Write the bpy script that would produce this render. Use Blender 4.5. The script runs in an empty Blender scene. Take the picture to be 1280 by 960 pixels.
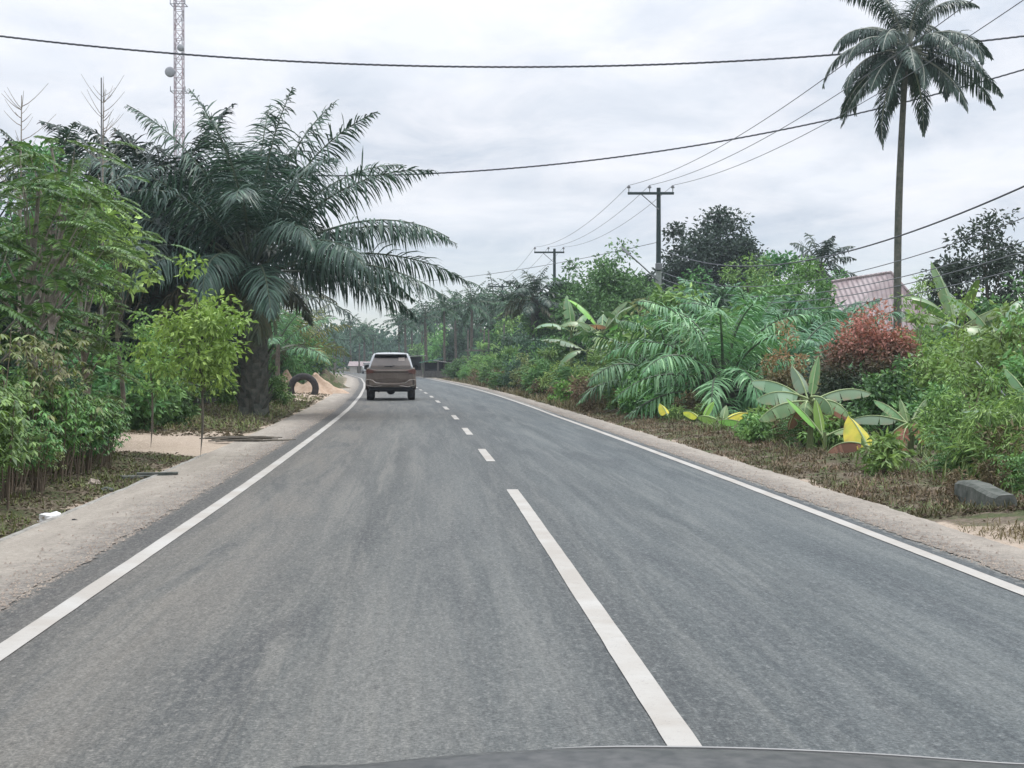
import bpy, math, random
import numpy as np
from mathutils import Vector

rng = np.random.default_rng(11)
random.seed(5)
PI = math.pi
sc = bpy.context.scene
COL = sc.collection
F, H, HOR = 1900.0, 1.4, 454.0
TH = math.atan((480 - HOR) / F)

# ------------------------------------------------------------------ survey
def P(px, py, D):
    """world point seen at photo pixel (px,py) at distance D ahead"""
    u, v = (px - 640) / F, (480 - py) / F
    d = np.array([u, math.cos(TH) + v * math.sin(TH), -math.sin(TH) + v * math.cos(TH)])
    return np.array([0, 0, H]) + d * (D / d[1])
def X(px, D): return (px - 640) / F * D
def Z(py, D): return H + (HOR - py) / F * D
def smooth(a, b, x):
    t = np.clip((np.asarray(x, float) - a) / (b - a), 0, 1); return t * t * (3 - 2 * t)

_cy = np.array([-40, 0, 5.7, 16.7, 22.9, 30.6, 38.6, 47.5, 65, 76, 86, 105, 140, 190, 240, 300, 360, 420])
_cx = np.array([3.1, .92, .618, .009, -.386, -.885, -1.43, -2.07, -3.5, -4.48, -5.37, -7.2, -10.9, -17.5, -27, -44, -68, -98])
_dy = np.arange(-40, 420, 1.0)
_dx = np.interp(_dy, _cy, _cx)
_k = np.exp(-np.linspace(-2, 2, 13) ** 2); _k /= _k.sum()
_dxs = np.convolve(np.pad(_dx, 6, mode='reflect', reflect_type='odd'), _k, mode='valid')
def C(y): return np.interp(y, _dy, _dxs)
def Lw(y): return 2.99 + 0.0 * np.asarray(y, float)
def Rw(y): return np.interp(y, [0, 12, 40, 85], [2.68, 2.68, 2.68, 3.1])
def xl(y): return C(y) - Lw(y)
def xr(y): return C(y) + Rw(y)
def LE(y): return xl(y) - 1.28       # outer edge of the left shoulder
def RE(y): return xr(y) + 0.80       # outer edge of the right shoulder

def nz(x, y, s=1.0, seed=0.0):
    x = np.asarray(x, float) * s + seed * 7.3; y = np.asarray(y, float) * s + seed * 3.1
    return (np.sin(x * 1.3 + 1.7 * np.sin(y * .7)) + np.sin(y * 1.7 + 1.3 * np.sin(x * .9 + 2)) +
            .6 * np.sin(x * 3.1 + y * 2.3) + .4 * np.sin(x * 5.3 - y * 4.1 + 1)) / 3.0
def gz(x, y):
    x = np.asarray(x, float); y = np.asarray(y, float)
    e = np.maximum(LE(y) - x, x - RE(y))
    t = smooth(0.0, 1.2, e)
    return -0.03 + t * (0.06 + 0.06 * nz(x, y, .9) + .03 * nz(x, y, 2.7, 1)) 
def g(x, y): return float(gz(x, y))

# ------------------------------------------------------------------ mesh building
class MB:
    def __init__(s): s.v = []; s.f = []; s.m = []; s.t = []; s.uv = []; s.n = 0
    def add(s, v, faces, mat=0, tint=0.0):
        v = np.asarray(v, float).reshape(-1, 3)
        s.v.append(v); s.t.append(np.broadcast_to(np.asarray(tint, float), (len(v),)))
        for f in (faces if isinstance(faces, list) and len(faces) and isinstance(faces[0], np.ndarray) else [faces]):
            f = np.asarray(f, np.int64)
            s.f.append(f + s.n); s.m.append(np.full(len(f), mat))
        s.n += len(v)
    def build(s, name, mats, parent=None, smooth_=False, loc=None):
        me = bpy.data.meshes.new(name)
        if s.n:
            v = np.concatenate(s.v); me.vertices.add(len(v)); me.vertices.foreach_set('co', v.ravel().astype(np.float32))
            loops = np.concatenate([f.ravel() for f in s.f]); tot = np.concatenate([np.full(len(f), f.shape[1]) for f in s.f])
            st = np.concatenate([[0], np.cumsum(tot)[:-1]])
            me.loops.add(len(loops)); me.loops.foreach_set('vertex_index', loops.astype(np.int32))
            me.polygons.add(len(tot)); me.polygons.foreach_set('loop_start', st.astype(np.int32))
            me.polygons.foreach_set('material_index', np.concatenate(s.m).astype(np.int32))
            me.polygons.foreach_set('use_smooth', np.full(len(tot), bool(smooth_)))
            t = np.concatenate(s.t)
            if t.any():
                a = me.attributes.new('tint', 'FLOAT', 'POINT'); a.data.foreach_set('value', t.astype(np.float32))
            if s.uv:
                uv = np.concatenate(s.uv); l = me.uv_layers.new(name='UVMap')
                l.data.foreach_set('uv', uv[loops].ravel().astype(np.float32))
            me.update(calc_edges=True); me.validate()
        for m in (mats if isinstance(mats, (list, tuple)) else [mats]): me.materials.append(m)
        o = bpy.data.objects.new(name, me); COL.objects.link(o)
        if parent is not None: o.parent = parent
        if loc is not None: o.location = loc
        return o

def unit(a): return a / np.maximum(np.linalg.norm(a, axis=-1, keepdims=True), 1e-9)
def rand_dirs(n): return unit(rng.normal(size=(n, 3)))
UP = np.array([0, 0, 1.0])

def leaves(mb, pos, d, nrm, L, W, fold=.18, mat=0, tint=0.0, at=.45):
    """N folded two-triangle leaves"""
    n = len(pos)
    if n == 0: return
    d = unit(d); side = unit(np.cross(d, nrm)); nr = np.cross(side, d)
    L = np.broadcast_to(L, (n,))[:, None]; W = np.broadcast_to(W, (n,))[:, None]
    v = np.empty((n, 4, 3))
    v[:, 0] = pos; v[:, 2] = pos + d * L - nr * L * .12
    mid = pos + d * L * at + nr * W * fold
    v[:, 1] = mid + side * W * .5; v[:, 3] = mid - side * W * .5
    i = np.arange(n)[:, None] * 4
    tri = np.concatenate([i + np.array([[0, 1, 2]]), i + np.array([[0, 2, 3]])])
    mb.add(v, tri, mat, np.repeat(np.broadcast_to(tint, (n,)), 4))

def strips(mb, pos, d, nrm, L, W, K=3, droop=.5, prof=None, mat=0, tint=0.0):
    """N tapering blades of K segments that bend down under their weight"""
    n = len(pos)
    if n == 0: return
    d = unit(d); side = unit(np.cross(d, nrm))
    L = np.broadcast_to(L, (n,))[:, None]; W = np.broadcast_to(W, (n,))[:, None]
    droop = np.broadcast_to(droop, (n,))[:, None]
    if prof is None: prof = [.55] + [1.0] * (K - 1) + [.08]
    v = np.empty((n, K + 1, 2, 3)); c = np.array(pos, float); dd = d
    for k in range(K + 1):
        w = W * prof[k] * .5
        v[:, k, 0] = c + side * w; v[:, k, 1] = c - side * w
        dd = unit(dd - UP * droop / K); c = c + dd * L / K
    b = np.arange(n)[:, None, None] * (2 * (K + 1)) + np.arange(K)[None, :, None] * 2
    q = (b + np.array([0, 1, 3, 2])[None, None, :]).reshape(-1, 4)
    mb.add(v, q, mat, np.repeat(np.broadcast_to(tint, (n,)), 2 * (K + 1)))

def tube(mb, pts, rad, sides=6, mat=0, cap=True, tint=0.0):
    pts = np.asarray(pts, float); n = len(pts); rad = np.broadcast_to(rad, (n,))
    t = unit(np.gradient(pts, axis=0))
    ref = np.array([1, 0, 0.]) if abs(t[0, 0]) < .8 else np.array([0, 1., 0])
    a = unit(np.cross(t, ref)); b = np.cross(t, a)
    ang = np.arange(sides) * 2 * PI / sides
    v = pts[:, None] + rad[:, None, None] * (a[:, None] * np.cos(ang)[None, :, None] + b[:, None] * np.sin(ang)[None, :, None])
    i = np.arange(n - 1)[:, None] * sides; j = np.arange(sides)[None]; j2 = (j + 1) % sides
    q = np.stack([i + j, i + j2, i + sides + j2, i + sides + j], -1).reshape(-1, 4)
    mb.add(v, q, mat, tint)
    if cap:
        mb.add(v[-1], np.arange(sides)[None], mat, tint); mb.add(v[0], np.arange(sides)[None, ::-1], mat, tint)

def box(mb, c, s, mat=0, rz=0, bev=0.0, rx=0):
    """box, edges chamfered by bev"""
    c = np.asarray(c, float); h = np.asarray(s, float) / 2
    if bev <= 0:
        v = np.array([[x, y, z] for x in (-1, 1) for y in (-1, 1) for z in (-1, 1)], float) * h
        f = np.array([[0, 1, 3, 2], [4, 6, 7, 5], [0, 4, 5, 1], [2, 3, 7, 6], [0, 2, 6, 4], [1, 5, 7, 3]])
    else:
        b = min(bev, h.min() * .9); o = [(-h[0] + b, -h[1]), (h[0] - b, -h[1]), (h[0], -h[1] + b), (h[0], h[1] - b), (h[0] - b, h[1]), (-h[0] + b, h[1]), (-h[0], h[1] - b), (-h[0], -h[1] + b)]
        v = []
        for z, k in ((-h[2], 1), (-h[2] + b, 0), (h[2] - b, 0), (h[2], 1)):
            for (x, y) in o:
                v.append([x - np.sign(x) * b * k * .8, y - np.sign(y) * b * k * .8, z])
        v = np.array(v); f = []
        for r in range(3):
            for j in range(8): f.append([r * 8 + j, r * 8 + (j + 1) % 8, r * 8 + 8 + (j + 1) % 8, r * 8 + 8 + j])
        f = [np.array(f), np.array([[7, 6, 5, 4, 3, 2, 1, 0]]), np.array([[24, 25, 26, 27, 28, 29, 30, 31]])]
    if rx:
        y, z = v[:, 1].copy(), v[:, 2].copy(); v[:, 1] = y * math.cos(rx) - z * math.sin(rx); v[:, 2] = y * math.sin(rx) + z * math.cos(rx)
    if rz:
        x, y = v[:, 0].copy(), v[:, 1].copy(); v[:, 0] = x * math.cos(rz) - y * math.sin(rz); v[:, 1] = x * math.sin(rz) + y * math.cos(rz)
    mb.add(v + c, f, mat)

def loft(mb, secs, mat=0, closed=True, caps=True):
    S = np.asarray(secs, float); n, k, _ = S.shape
    i = np.arange(n - 1)[:, None] * k; j = np.arange(k if closed else k - 1)[None]; j2 = (j + 1) % k
    q = np.stack([i + j, i + j2, i + k + j2, i + k + j], -1).reshape(-1, 4)
    fs = [q]
    if caps: fs += [np.arange(k)[None, ::-1], (np.arange(k) + (n - 1) * k)[None]]
    mb.add(S, fs, mat)

# ------------------------------------------------------------------ objects
def tag(o, label=None, cat=None, group=None, kind=None):
    if label: o['label'] = label
    if cat: o['category'] = cat
    if group: o['group'] = group
    if kind: o['kind'] = kind
    return o
def thing(name, label, cat, loc=(0, 0, 0), rotz=0, group=None):
    o = bpy.data.objects.new(name, None); COL.objects.link(o)
    o.empty_display_size = .2; o.location = loc; o.rotation_euler = (0, 0, rotz)
    return tag(o, label, cat, group)
def dup(root, loc, rotz=0, scale=1.0, label=None, group=None):
    r = root.copy(); COL.objects.link(r); r.location = loc; r.rotation_euler = (0, 0, rotz)
    r.scale = (scale,) * 3 if np.isscalar(scale) else scale
    if label: r['label'] = label
    if group: r['group'] = group
    for ch in list(root.children):
        c = ch.copy(); COL.objects.link(c); c.parent = r
        for gch in ch.children:
            d = gch.copy(); COL.objects.link(d); d.parent = c
    return r

# ------------------------------------------------------------------ materials
def lin(r, g_, b):
    f = lambda c: (c / 255 / 12.92) if c / 255 <= .04045 else ((c / 255 + .055) / 1.055) ** 2.4
    return (f(r), f(g_), f(b), 1)
class NT:
    def __init__(s, name):
        s.m = bpy.data.materials.new(name); s.m.use_nodes = True; s.t = s.m.node_tree; s.t.nodes.clear()
        s.out = s.t.nodes.new('ShaderNodeOutputMaterial')
    def n(s, typ, **kw):
        x = s.t.nodes.new(typ)
        for k, v in kw.items():
            if k.startswith('i_'): x.inputs[k[2:].replace('_', ' ')].default_value = v
            else: setattr(x, k, v)
        return x
    def l(s, a, b): s.t.links.new(a, b)
    def noise(s, vec, scale, detail=4, rough=.6, dist=0):
        x = s.n('ShaderNodeTexNoise'); x.inputs['Scale'].default_value = scale; x.inputs['Detail'].default_value = detail
        x.inputs['Roughness'].default_value = rough; x.inputs['Distortion'].default_value = dist
        if vec is not None: s.l(vec, x.inputs['Vector'])
        return x.outputs['Fac']
    def ramp(s, fac, stops):
        x = s.n('ShaderNodeValToRGB'); e = x.color_ramp.elements
        while len(e) < len(stops): e.new(.5)
        for el, (p, c) in zip(e, stops):
            el.position = p; el.color = c if hasattr(c, '__len__') else (c, c, c, 1)
        s.l(fac, x.inputs['Fac']); return x.outputs['Color']
    def mix(s, fac, a, b, mode='MIX'):
        x = s.n('ShaderNodeMix', data_type='RGBA', blend_type=mode)
        for sock, val in ((x.inputs['Factor'], fac), (x.inputs['A'], a), (x.inputs['B'], b)):
            if hasattr(val, 'is_linked'): s.l(val, sock)
            else: sock.default_value = val
        return x.outputs['Result']
    def math(s, op, a, b=None):
        x = s.n('ShaderNodeMath', operation=op)
        for k, val in ((0, a), (1, b)):
            if val is None: continue
            if hasattr(val, 'is_linked'): s.l(val, x.inputs[k])
            else: x.inputs[k].default_value = val
        return x.outputs[0]
    def bsdf(s, col, rough=.7, spec=.3, metal=0, bump=None, bs=.3, bd=.02, coat=0):
        p = s.n('ShaderNodeBsdfPrincipled')
        if hasattr(col, 'is_linked'): s.l(col, p.inputs['Base Color'])
        else: p.inputs['Base Color'].default_value = col
        if hasattr(rough, 'is_linked'): s.l(rough, p.inputs['Roughness'])
        else: p.inputs['Roughness'].default_value = rough
        p.inputs['Specular IOR Level'].default_value = spec; p.inputs['Metallic'].default_value = metal
        p.inputs['Coat Weight'].default_value = coat; p.inputs['Coat Roughness'].default_value = .08
        if bump is not None:
            b = s.n('ShaderNodeBump'); b.inputs['Strength'].default_value = bs; b.inputs['Distance'].default_value = bd
            s.l(bump, b.inputs['Height']); s.l(b.outputs[0], p.inputs['Normal'])
        return p.outputs[0]
    def done(s, sh): s.l(sh, s.out.inputs['Surface']); return s.m

def c4(r, g_, b): return (r, g_, b, 1)
def leaf_mat(name, c1, c2, c3, transl=.22, rough=.5, spec=.35, tint=None, vary=.25, nscale=1.3):
    t = NT(name)
    geo = t.n('ShaderNodeNewGeometry'); tc = t.n('ShaderNodeTexCoord'); oi = t.n('ShaderNodeObjectInfo')
    col = t.ramp(geo.outputs['Random Per Island'], [(0, c1), (1, c2)])
    nf = t.noise(tc.outputs['Object'], nscale, 2, .5)
    col = t.mix(t.ramp(nf, [(.42, 0.), (.68, 1.)]), col, c3)
    if tint is not None:
        a = t.n('ShaderNodeAttribute', attribute_name='tint'); col = t.mix(a.outputs['Fac'], col, tint)
    hsv = t.n('ShaderNodeHueSaturation'); t.l(col, hsv.inputs['Color'])
    r = oi.outputs['Random']
    t.l(t.math('ADD', t.math('MULTIPLY', r, vary * 2), 1 - vary), hsv.inputs['Value'])
    t.l(t.math('ADD', t.math('MULTIPLY', t.math('FRACT', t.math('MULTIPLY', r, 7.13)), .05), .475), hsv.inputs['Hue'])
    p = t.bsdf(hsv.outputs[0], rough, spec)
    tr = t.n('ShaderNodeBsdfTranslucent')
    t.l(t.mix(1.0, hsv.outputs[0], c4(1.3, 1.35, .7), 'MULTIPLY'), tr.inputs['Color'])
    mx = t.n('ShaderNodeMixShader'); mx.inputs[0].default_value = transl * .6
    t.l(p, mx.inputs[1]); t.l(tr.outputs[0], mx.inputs[2])
    return t.done(mx.outputs[0])
def plain(name, col, rough=.7, spec=.3, metal=0, var=.25, scale=6, bump=0.0, coat=0, col2=None):
    t = NT(name); tc = t.n('ShaderNodeTexCoord')
    nf = t.noise(tc.outputs['Object'], scale, 5, .65)
    c2 = col2 if col2 else tuple(x * (1 - var) for x in col[:3]) + (1,)
    cc = t.mix(t.ramp(nf, [(.35, 0.), (.65, 1.)]), col, c2)
    return t.done(t.bsdf(cc, rough, spec, metal, nf if bump else None, bump, .02, coat))

M = {}
M['palm'] = leaf_mat('oil_palm_leaf', c4(0.0138, 0.0341, 0.0276), c4(0.0679, 0.1339, 0.0891), c4(0.0348, 0.0778, 0.0601), .16, .42, .45)
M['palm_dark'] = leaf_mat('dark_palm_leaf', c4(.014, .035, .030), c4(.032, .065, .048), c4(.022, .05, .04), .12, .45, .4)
M['palm_young'] = leaf_mat('young_palm_leaf', c4(0.0437, 0.1252, 0.0665), c4(0.2182, 0.4347, 0.2079), c4(0.1106, 0.2643, 0.1404), .25, .45, .4)
M['palm_yellow'] = leaf_mat('yellowing_palm_leaf', c4(.13, .15, .04), c4(.25, .20, .06), c4(.08, .13, .04), .25)
M['palm_old'] = leaf_mat('old_palm_leaf', c4(.07, .085, .05), c4(.14, .14, .085), c4(.06, .09, .06), .15, .6, .2)
M['palm_dead'] = leaf_mat('dead_palm_leaf', c4(.13, .12, .085), c4(.22, .19, .13), c4(.09, .10, .07), .12, .8, .1)
M['coco'] = leaf_mat('coconut_leaf', c4(0.0150, 0.0336, 0.0252), c4(0.0570, 0.1043, 0.0712), c4(0.0238, 0.0510, 0.0385), .14, .4, .5)
M['far'] = leaf_mat('grove_leaf', c4(0.0260, 0.0603, 0.0370), c4(0.0879, 0.1722, 0.0950), c4(0.0464, 0.1036, 0.0602), .15, .6, .2, vary=.3)
M['rachis'] = plain('frond_rachis', c4(.10, .13, .085), .5)
M['rachis_pale'] = plain('pale_rachis', c4(.42, .44, .38), .5)
M['broad'] = leaf_mat('broad_leaf', c4(0.0308, 0.0783, 0.0329), c4(0.1704, 0.3438, 0.1221), c4(0.0800, 0.1932, 0.0649))
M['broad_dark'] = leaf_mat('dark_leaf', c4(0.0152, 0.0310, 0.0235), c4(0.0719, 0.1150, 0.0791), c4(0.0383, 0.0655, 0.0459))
M['bush'] = leaf_mat('bush_leaf', c4(0.0521, 0.1183, 0.0393), c4(0.3011, 0.5063, 0.1547), c4(0.1402, 0.2921, 0.0904))
M['bush_dark'] = leaf_mat('dark_bush_leaf', c4(0.0198, 0.0470, 0.0303), c4(0.1092, 0.2062, 0.1190), c4(0.0512, 0.1100, 0.0637))
M['bush_olive'] = leaf_mat('olive_bush_leaf', c4(0.0594, 0.0872, 0.0303), c4(0.3120, 0.3489, 0.1427), c4(0.1710, 0.1970, 0.0811))
M['bush_light'] = leaf_mat('light_bush_leaf', c4(0.0750, 0.1404, 0.0454), c4(0.3550, 0.5465, 0.1788), c4(0.1815, 0.3138, 0.1045), .3)
M['lime'] = leaf_mat('lime_leaf', c4(0.0616, 0.1242, 0.0290), c4(0.3022, 0.4696, 0.1292), c4(0.1472, 0.2745, 0.0667), .35)
M['feather'] = leaf_mat('feather_leaf', c4(0.0342, 0.0781, 0.0322), c4(0.2018, 0.3407, 0.1175), c4(0.0883, 0.1763, 0.0708), .3)
M['cassava'] = leaf_mat('hedge_leaf', c4(0.0351, 0.0896, 0.0299), c4(0.1754, 0.3370, 0.0862), c4(0.0736, 0.1697, 0.0464), .22)
M['croton'] = leaf_mat('croton_leaf', c4(0.0935, 0.1375, 0.0440), c4(0.3060, 0.3570, 0.1360), c4(0.2380, 0.1960, 0.1190), .3)
M['redtip'] = leaf_mat('red_tip_leaf', c4(.035, .07, .045), c4(.08, .11, .06), c4(.05, .09, .05), .2, tint=c4(.56, .27, .20))
M['redtop'] = leaf_mat('brown_tip_leaf', c4(.10, .12, .06), c4(.2, .17, .09), c4(.14, .15, .07), .2, tint=c4(.45, .25, .16))
M['banana'] = leaf_mat('banana_leaf', c4(.08, .17, .06), c4(.16, .28, .10), c4(.20, .31, .14), .3, .35, .5, tint=c4(.26, .19, .10))
M['banana_pale'] = leaf_mat('pale_banana_leaf', c4(.13, .23, .13), c4(.25, .36, .24), c4(.12, .22, .11), .2, .4, .5, tint=c4(.28, .21, .12))
M['banana_yellow'] = leaf_mat('yellow_banana_leaf', c4(.62, .57, .05), c4(.76, .68, .10), c4(.44, .50, .07), .3, .45, vary=.05, tint=c4(.40, .24, .08), nscale=6)
M['banana_lime'] = leaf_mat('fresh_banana_leaf', c4(.20, .40, .07), c4(.26, .46, .09), c4(.16, .34, .07), .35, .4)
M['banana_dead'] = leaf_mat('dead_banana_leaf', c4(.13, .075, .05), c4(.26, .155, .10), c4(.34, .18, .08), .12, .85, .1)
M['midrib'] = plain('leaf_midrib', c4(.36, .45, .22), .5)
M['stem'] = plain('green_stem', c4(.13, .17, .07), .6)
M['grass'] = leaf_mat('grass_blade', c4(.10, .16, .06), c4(.22, .24, .10), c4(.13, .18, .07), .25, .6, .2)
M['dry'] = leaf_mat('dry_grass_blade', c4(0.1000, 0.0775, 0.0500), c4(0.3060, 0.2465, 0.1615), c4(0.0845, 0.0910, 0.0455), .15, .8, .1)
M['litter'] = leaf_mat('litter_leaf', c4(0.0600, 0.0480, 0.0360), c4(0.3060, 0.2550, 0.1913), c4(0.1330, 0.1015, 0.0735), .05, .9, .1)
M['bark'] = plain('bark', c4(.17, .15, .12), .9, .1, scale=9, bump=.6, col2=c4(.08, .075, .065))
M['bark_pale'] = plain('pale_bark', c4(.34, .31, .27), .9, .1, scale=9, bump=.5, col2=c4(.17, .15, .13))
M['palm_trunk'] = plain('palm_trunk', c4(.155, .15, .125), .95, .1, scale=7, bump=.8, col2=c4(.08, .09, .075))
M['twig'] = plain('twig', c4(.20, .16, .12), .9, .1)
M['pole_dark'] = plain('pole_paint', c4(.030, .050, .050), .5)
M['pole_pale'] = plain('pole_concrete', c4(.33, .35, .33), .85, .2, scale=4, col2=c4(.18, .21, .19))
M['steel'] = plain('galvanised_steel', c4(.22, .23, .24), .5, .4, .5)
M['cable'] = plain('cable_sheath', c4(.085, .09, .105), .6)
M['wire'] = plain('bare_wire', c4(.16, .17, .19), .5)
M['mast'] = plain('mast_paint', c4(.34, .34, .37), .6, scale=.2, col2=c4(.40, .27, .29))
M['dish'] = plain('dish_grey', c4(.32, .33, .35), .6)
M['tyre'] = plain('tyre_rubber', c4(.028, .028, .032), .8, .2, scale=8, col2=c4(.06, .055, .05))
M['wood'] = plain('weathered_wood', c4(.19, .175, .155), .9, .1, scale=8, bump=.4, col2=c4(.11, .105, .095))
M['wall'] = plain('plaster_wall', c4(.55, .52, .47), .9, .1, scale=2)
M['concrete'] = plain('old_concrete', c4(.34, .33, .30), .95, .1, scale=5, bump=.4, col2=c4(.22, .21, .19))
M['concrete_dark'] = plain('mossy_concrete', c4(.15, .155, .14), .95, .1, scale=7, bump=.8, col2=c4(.06, .07, .06))
M['stone'] = plain('rubble_stone', c4(.42, .36, .30), .95, .1, scale=9, bump=.5, col2=c4(.24, .20, .17))
M['sandpile'] = plain('orange_sand', c4(.40, .285, .205), .95, .05, scale=5, bump=.9, col2=c4(.50, .39, .30))
M['plastic_white'] = plain('white_plastic', c4(.70, .70, .68), .5)
M['cloth_blue'] = plain('blue_cloth', c4(.12, .25, .38), .8)
M['dark'] = plain('dark_interior', c4(.025, .025, .025), .8)

# roofs
def corrugated(name, c1, c2):
    t = NT(name); tc = t.n('ShaderNodeTexCoord')
    w = t.n('ShaderNodeTexWave', wave_type='BANDS', bands_direction='X'); w.inputs['Scale'].default_value = 1.6
    t.l(tc.outputs['Object'], w.inputs['Vector'])
    nf = t.noise(tc.outputs['Object'], 1.2, 5, .7)
    return t.done(t.bsdf(t.mix(t.ramp(nf, [(.35, 0.), (.65, 1.)]), c1, c2), .6, .3, 0, w.outputs['Fac'], .9, .05))
M['roof_red'] = corrugated('red_metal_roof', c4(.25, .19, .19), c4(.36, .31, .31))
M['roof_green'] = corrugated('green_metal_roof', c4(.07, .20, .15), c4(.12, .26, .20))
M['roof_grey'] = corrugated('grey_metal_roof', c4(.42, .42, .40), c4(.32, .31, .29))

# ground
def ground_mat():
    t = NT('verge_soil'); tc = t.n('ShaderNodeTexCoord'); v = tc.outputs['Object']
    big = t.noise(v, .35, 4, .6); mid = t.noise(v, 1.8, 6, .7); fin = t.noise(v, 26, 6, .75)
    soil = t.ramp(fin, [(.3, c4(.075, .060, .045)), (.5, c4(.155, .125, .095)), (.72, c4(.30, .25, .19))])
    green = t.ramp(fin, [(.3, c4(.035, .05, .025)), (.55, c4(.085, .10, .045)), (.75, c4(.18, .18, .09))])
    col = t.mix(t.ramp(mid, [(.44, 0.), (.56, 1.)]), soil, green)
    sand = t.ramp(fin, [(.28, c4(.28, .22, .17)), (.5, c4(.42, .345, .275)), (.75, c4(.54, .46, .37))])
    sand = t.mix(t.ramp(mid, [(.5, 0.), (.75, .5)]), sand, c4(.30, .23, .17))
    a = t.n('ShaderNodeAttribute', attribute_name='tint')
    fac = t.ramp(t.math('ADD', a.outputs['Fac'], t.math('MULTIPLY', t.math('SUBTRACT', mid, .5), .9)), [(.4, 0.), (.6, 1.)])
    col = t.mix(fac, col, sand)
    return t.done(t.bsdf(col, .95, .1, 0, t.math('ADD', fin, t.math('MULTIPLY', mid, 2.)), .7, .04))
M['ground'] = ground_mat()

def asphalt_mat():
    t = NT('dusty_asphalt'); uv = t.n('ShaderNodeUVMap', uv_map='UVMap')
    sep = t.n('ShaderNodeSeparateXYZ'); t.l(uv.outputs[0], sep.inputs[0])
    def sv(sx, sy):
        mp = t.n('ShaderNodeMapping'); mp.inputs['Scale'].default_value = (sx, sy, 1); t.l(uv.outputs[0], mp.inputs['Vector']); return mp.outputs[0]
    u = sep.outputs['X']
    streak = t.noise(sv(2.0, .05), 1, 7, .60, .25)         # dust dragged along by the traffic
    streak2 = t.noise(sv(6, .22), 1, 7, .72, .35)
    blot = t.noise(sv(.9, .35), 1, 6, .7, .6)
    grain = t.noise(sv(1, 1), 60, 4, .8)
    grit = t.noise(sv(1, .55), 13, 6, .8)
    base = t.ramp(streak, [(.3, c4(.048, .053, .055)), (.5, c4(.080, .086, .085)), (.7, c4(.135, .137, .130))])
    base = t.mix(t.ramp(streak2, [(.47, 0.), (.62, .75)]), base, c4(.150, .149, .138))
    base = t.mix(t.ramp(blot, [(.56, 0.), (.68, .5)]), base, c4(.060, .065, .068))
    # darker, dust-free asphalt near the edge lines and at the centre line
    def near(c, w):
        d = t.math('ABSOLUTE', t.math('SUBTRACT', u, c))
        return t.math('SUBTRACT', 1.0, t.math('MINIMUM', t.math('DIVIDE', d, w), 1.0))
    edge = t.math('MAXIMUM', t.math('MAXIMUM', near(-3.15, .55), near(2.85, .40)), t.math('MULTIPLY', near(0., .45), .55))
    edge = t.math('MULTIPLY', edge, t.ramp(grit, [(.3, .35), (.6, 1.)]))
    base = t.mix(edge, base, c4(.050, .050, .051))
    # tyre tracks a little cleaner than the rest
    tr = t.math('MAXIMUM', t.math('MAXIMUM', near(-2.1, .5), near(-.75, .5)), t.math('MAXIMUM', near(.75, .45), near(1.95, .45)))
    base = t.mix(t.math('MULTIPLY', tr, .32), base, c4(.075, .081, .083))
    base = t.mix(t.ramp(grit, [(.54, 0.), (.78, .25)]), base, c4(.17, .165, .155))
    base = t.mix(t.ramp(grit, [(.24, .55), (.40, 0.)]), base, c4(.07, .07, .072))
    pat = t.noise(sv(1.5, .16), 1, 9, .70, .6)
    base = t.mix(t.ramp(pat, [(.50, 0.), (.66, .30)]), base, c4(.135, .132, .122))
    base = t.mix(t.ramp(pat, [(.36, .6), (.46, 0.)]), base, c4(.046, .050, .054))
    spk = t.noise(sv(1, .6), 34, 5, .8)
    base = t.mix(t.ramp(spk, [(.52, 0.), (.66, .45)]), base, c4(.19, .19, .18))
    base = t.mix(t.ramp(spk, [(.32, .5), (.45, 0.)]), base, c4(.042, .044, .046))
    db = t.math('MULTIPLY', near(-2.45, .75), t.ramp(pat, [(.40, 0.), (.56, .75)]))
    base = t.mix(t.math('MULTIPLY', db, .75), base, c4(.140, .132, .118))
    blow = t.math('MAXIMUM', near(-3.62, .55), near(3.02, .34))
    bl = t.ramp(t.math('ADD', t.math('MULTIPLY', blow, .55), t.math('MULTIPLY', grit, .75)), [(.60, 0.), (.74, .8)])
    base = t.mix(bl, base, c4(.30, .265, .225))
    # mud scuffs that lie across the wheel path
    scuff = t.noise(sv(4.0, 1.3), 1, 8, .78, .9)
    base = t.mix(t.ramp(scuff, [(.60, 0.), (.68, .6)]), base, c4(.045, .048, .052))
    fs = t.noise(sv(30, 3.0), 1, 5, .8, .3)               # fine scratches along the lane
    base = t.mix(t.ramp(fs, [(.50, 0.), (.70, .32)]), base, c4(.18, .18, .172)); base = t.mix(t.ramp(fs, [(.32, .35), (.47, 0.)]), base, c4(.05, .053, .055))
    ag = t.noise(sv(1, .40), 26, 6, .85)
    base = t.mix(t.ramp(ag, [(.52, 0.), (.64, .55)]), base, c4(.21, .207, .195)); base = t.mix(t.ramp(ag, [(.34, .6), (.46, 0.)]), base, c4(.034, .036, .038))
    lane = t.ramp(t.math('ADD', t.math('MULTIPLY', u, .16), .5), [(.15, c4(1.06, 1.02, .97)), (.5, c4(.96, 1.0, 1.01)), (.8, c4(.90, .98, 1.02))])
    base = t.mix(1.0, base, lane, 'MULTIPLY')
    col = t.mix(1.0, base, t.ramp(grain, [(.30, c4(.44, .44, .44)), (.5, c4(.95, .96, .97)), (.70, c4(1.62, 1.62, 1.6))]), 'MULTIPLY')
    return t.done(t.bsdf(col, .8, .25, 0, t.math('ADD', grain, grit), .5, .012))
M['asphalt'] = asphalt_mat()

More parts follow.
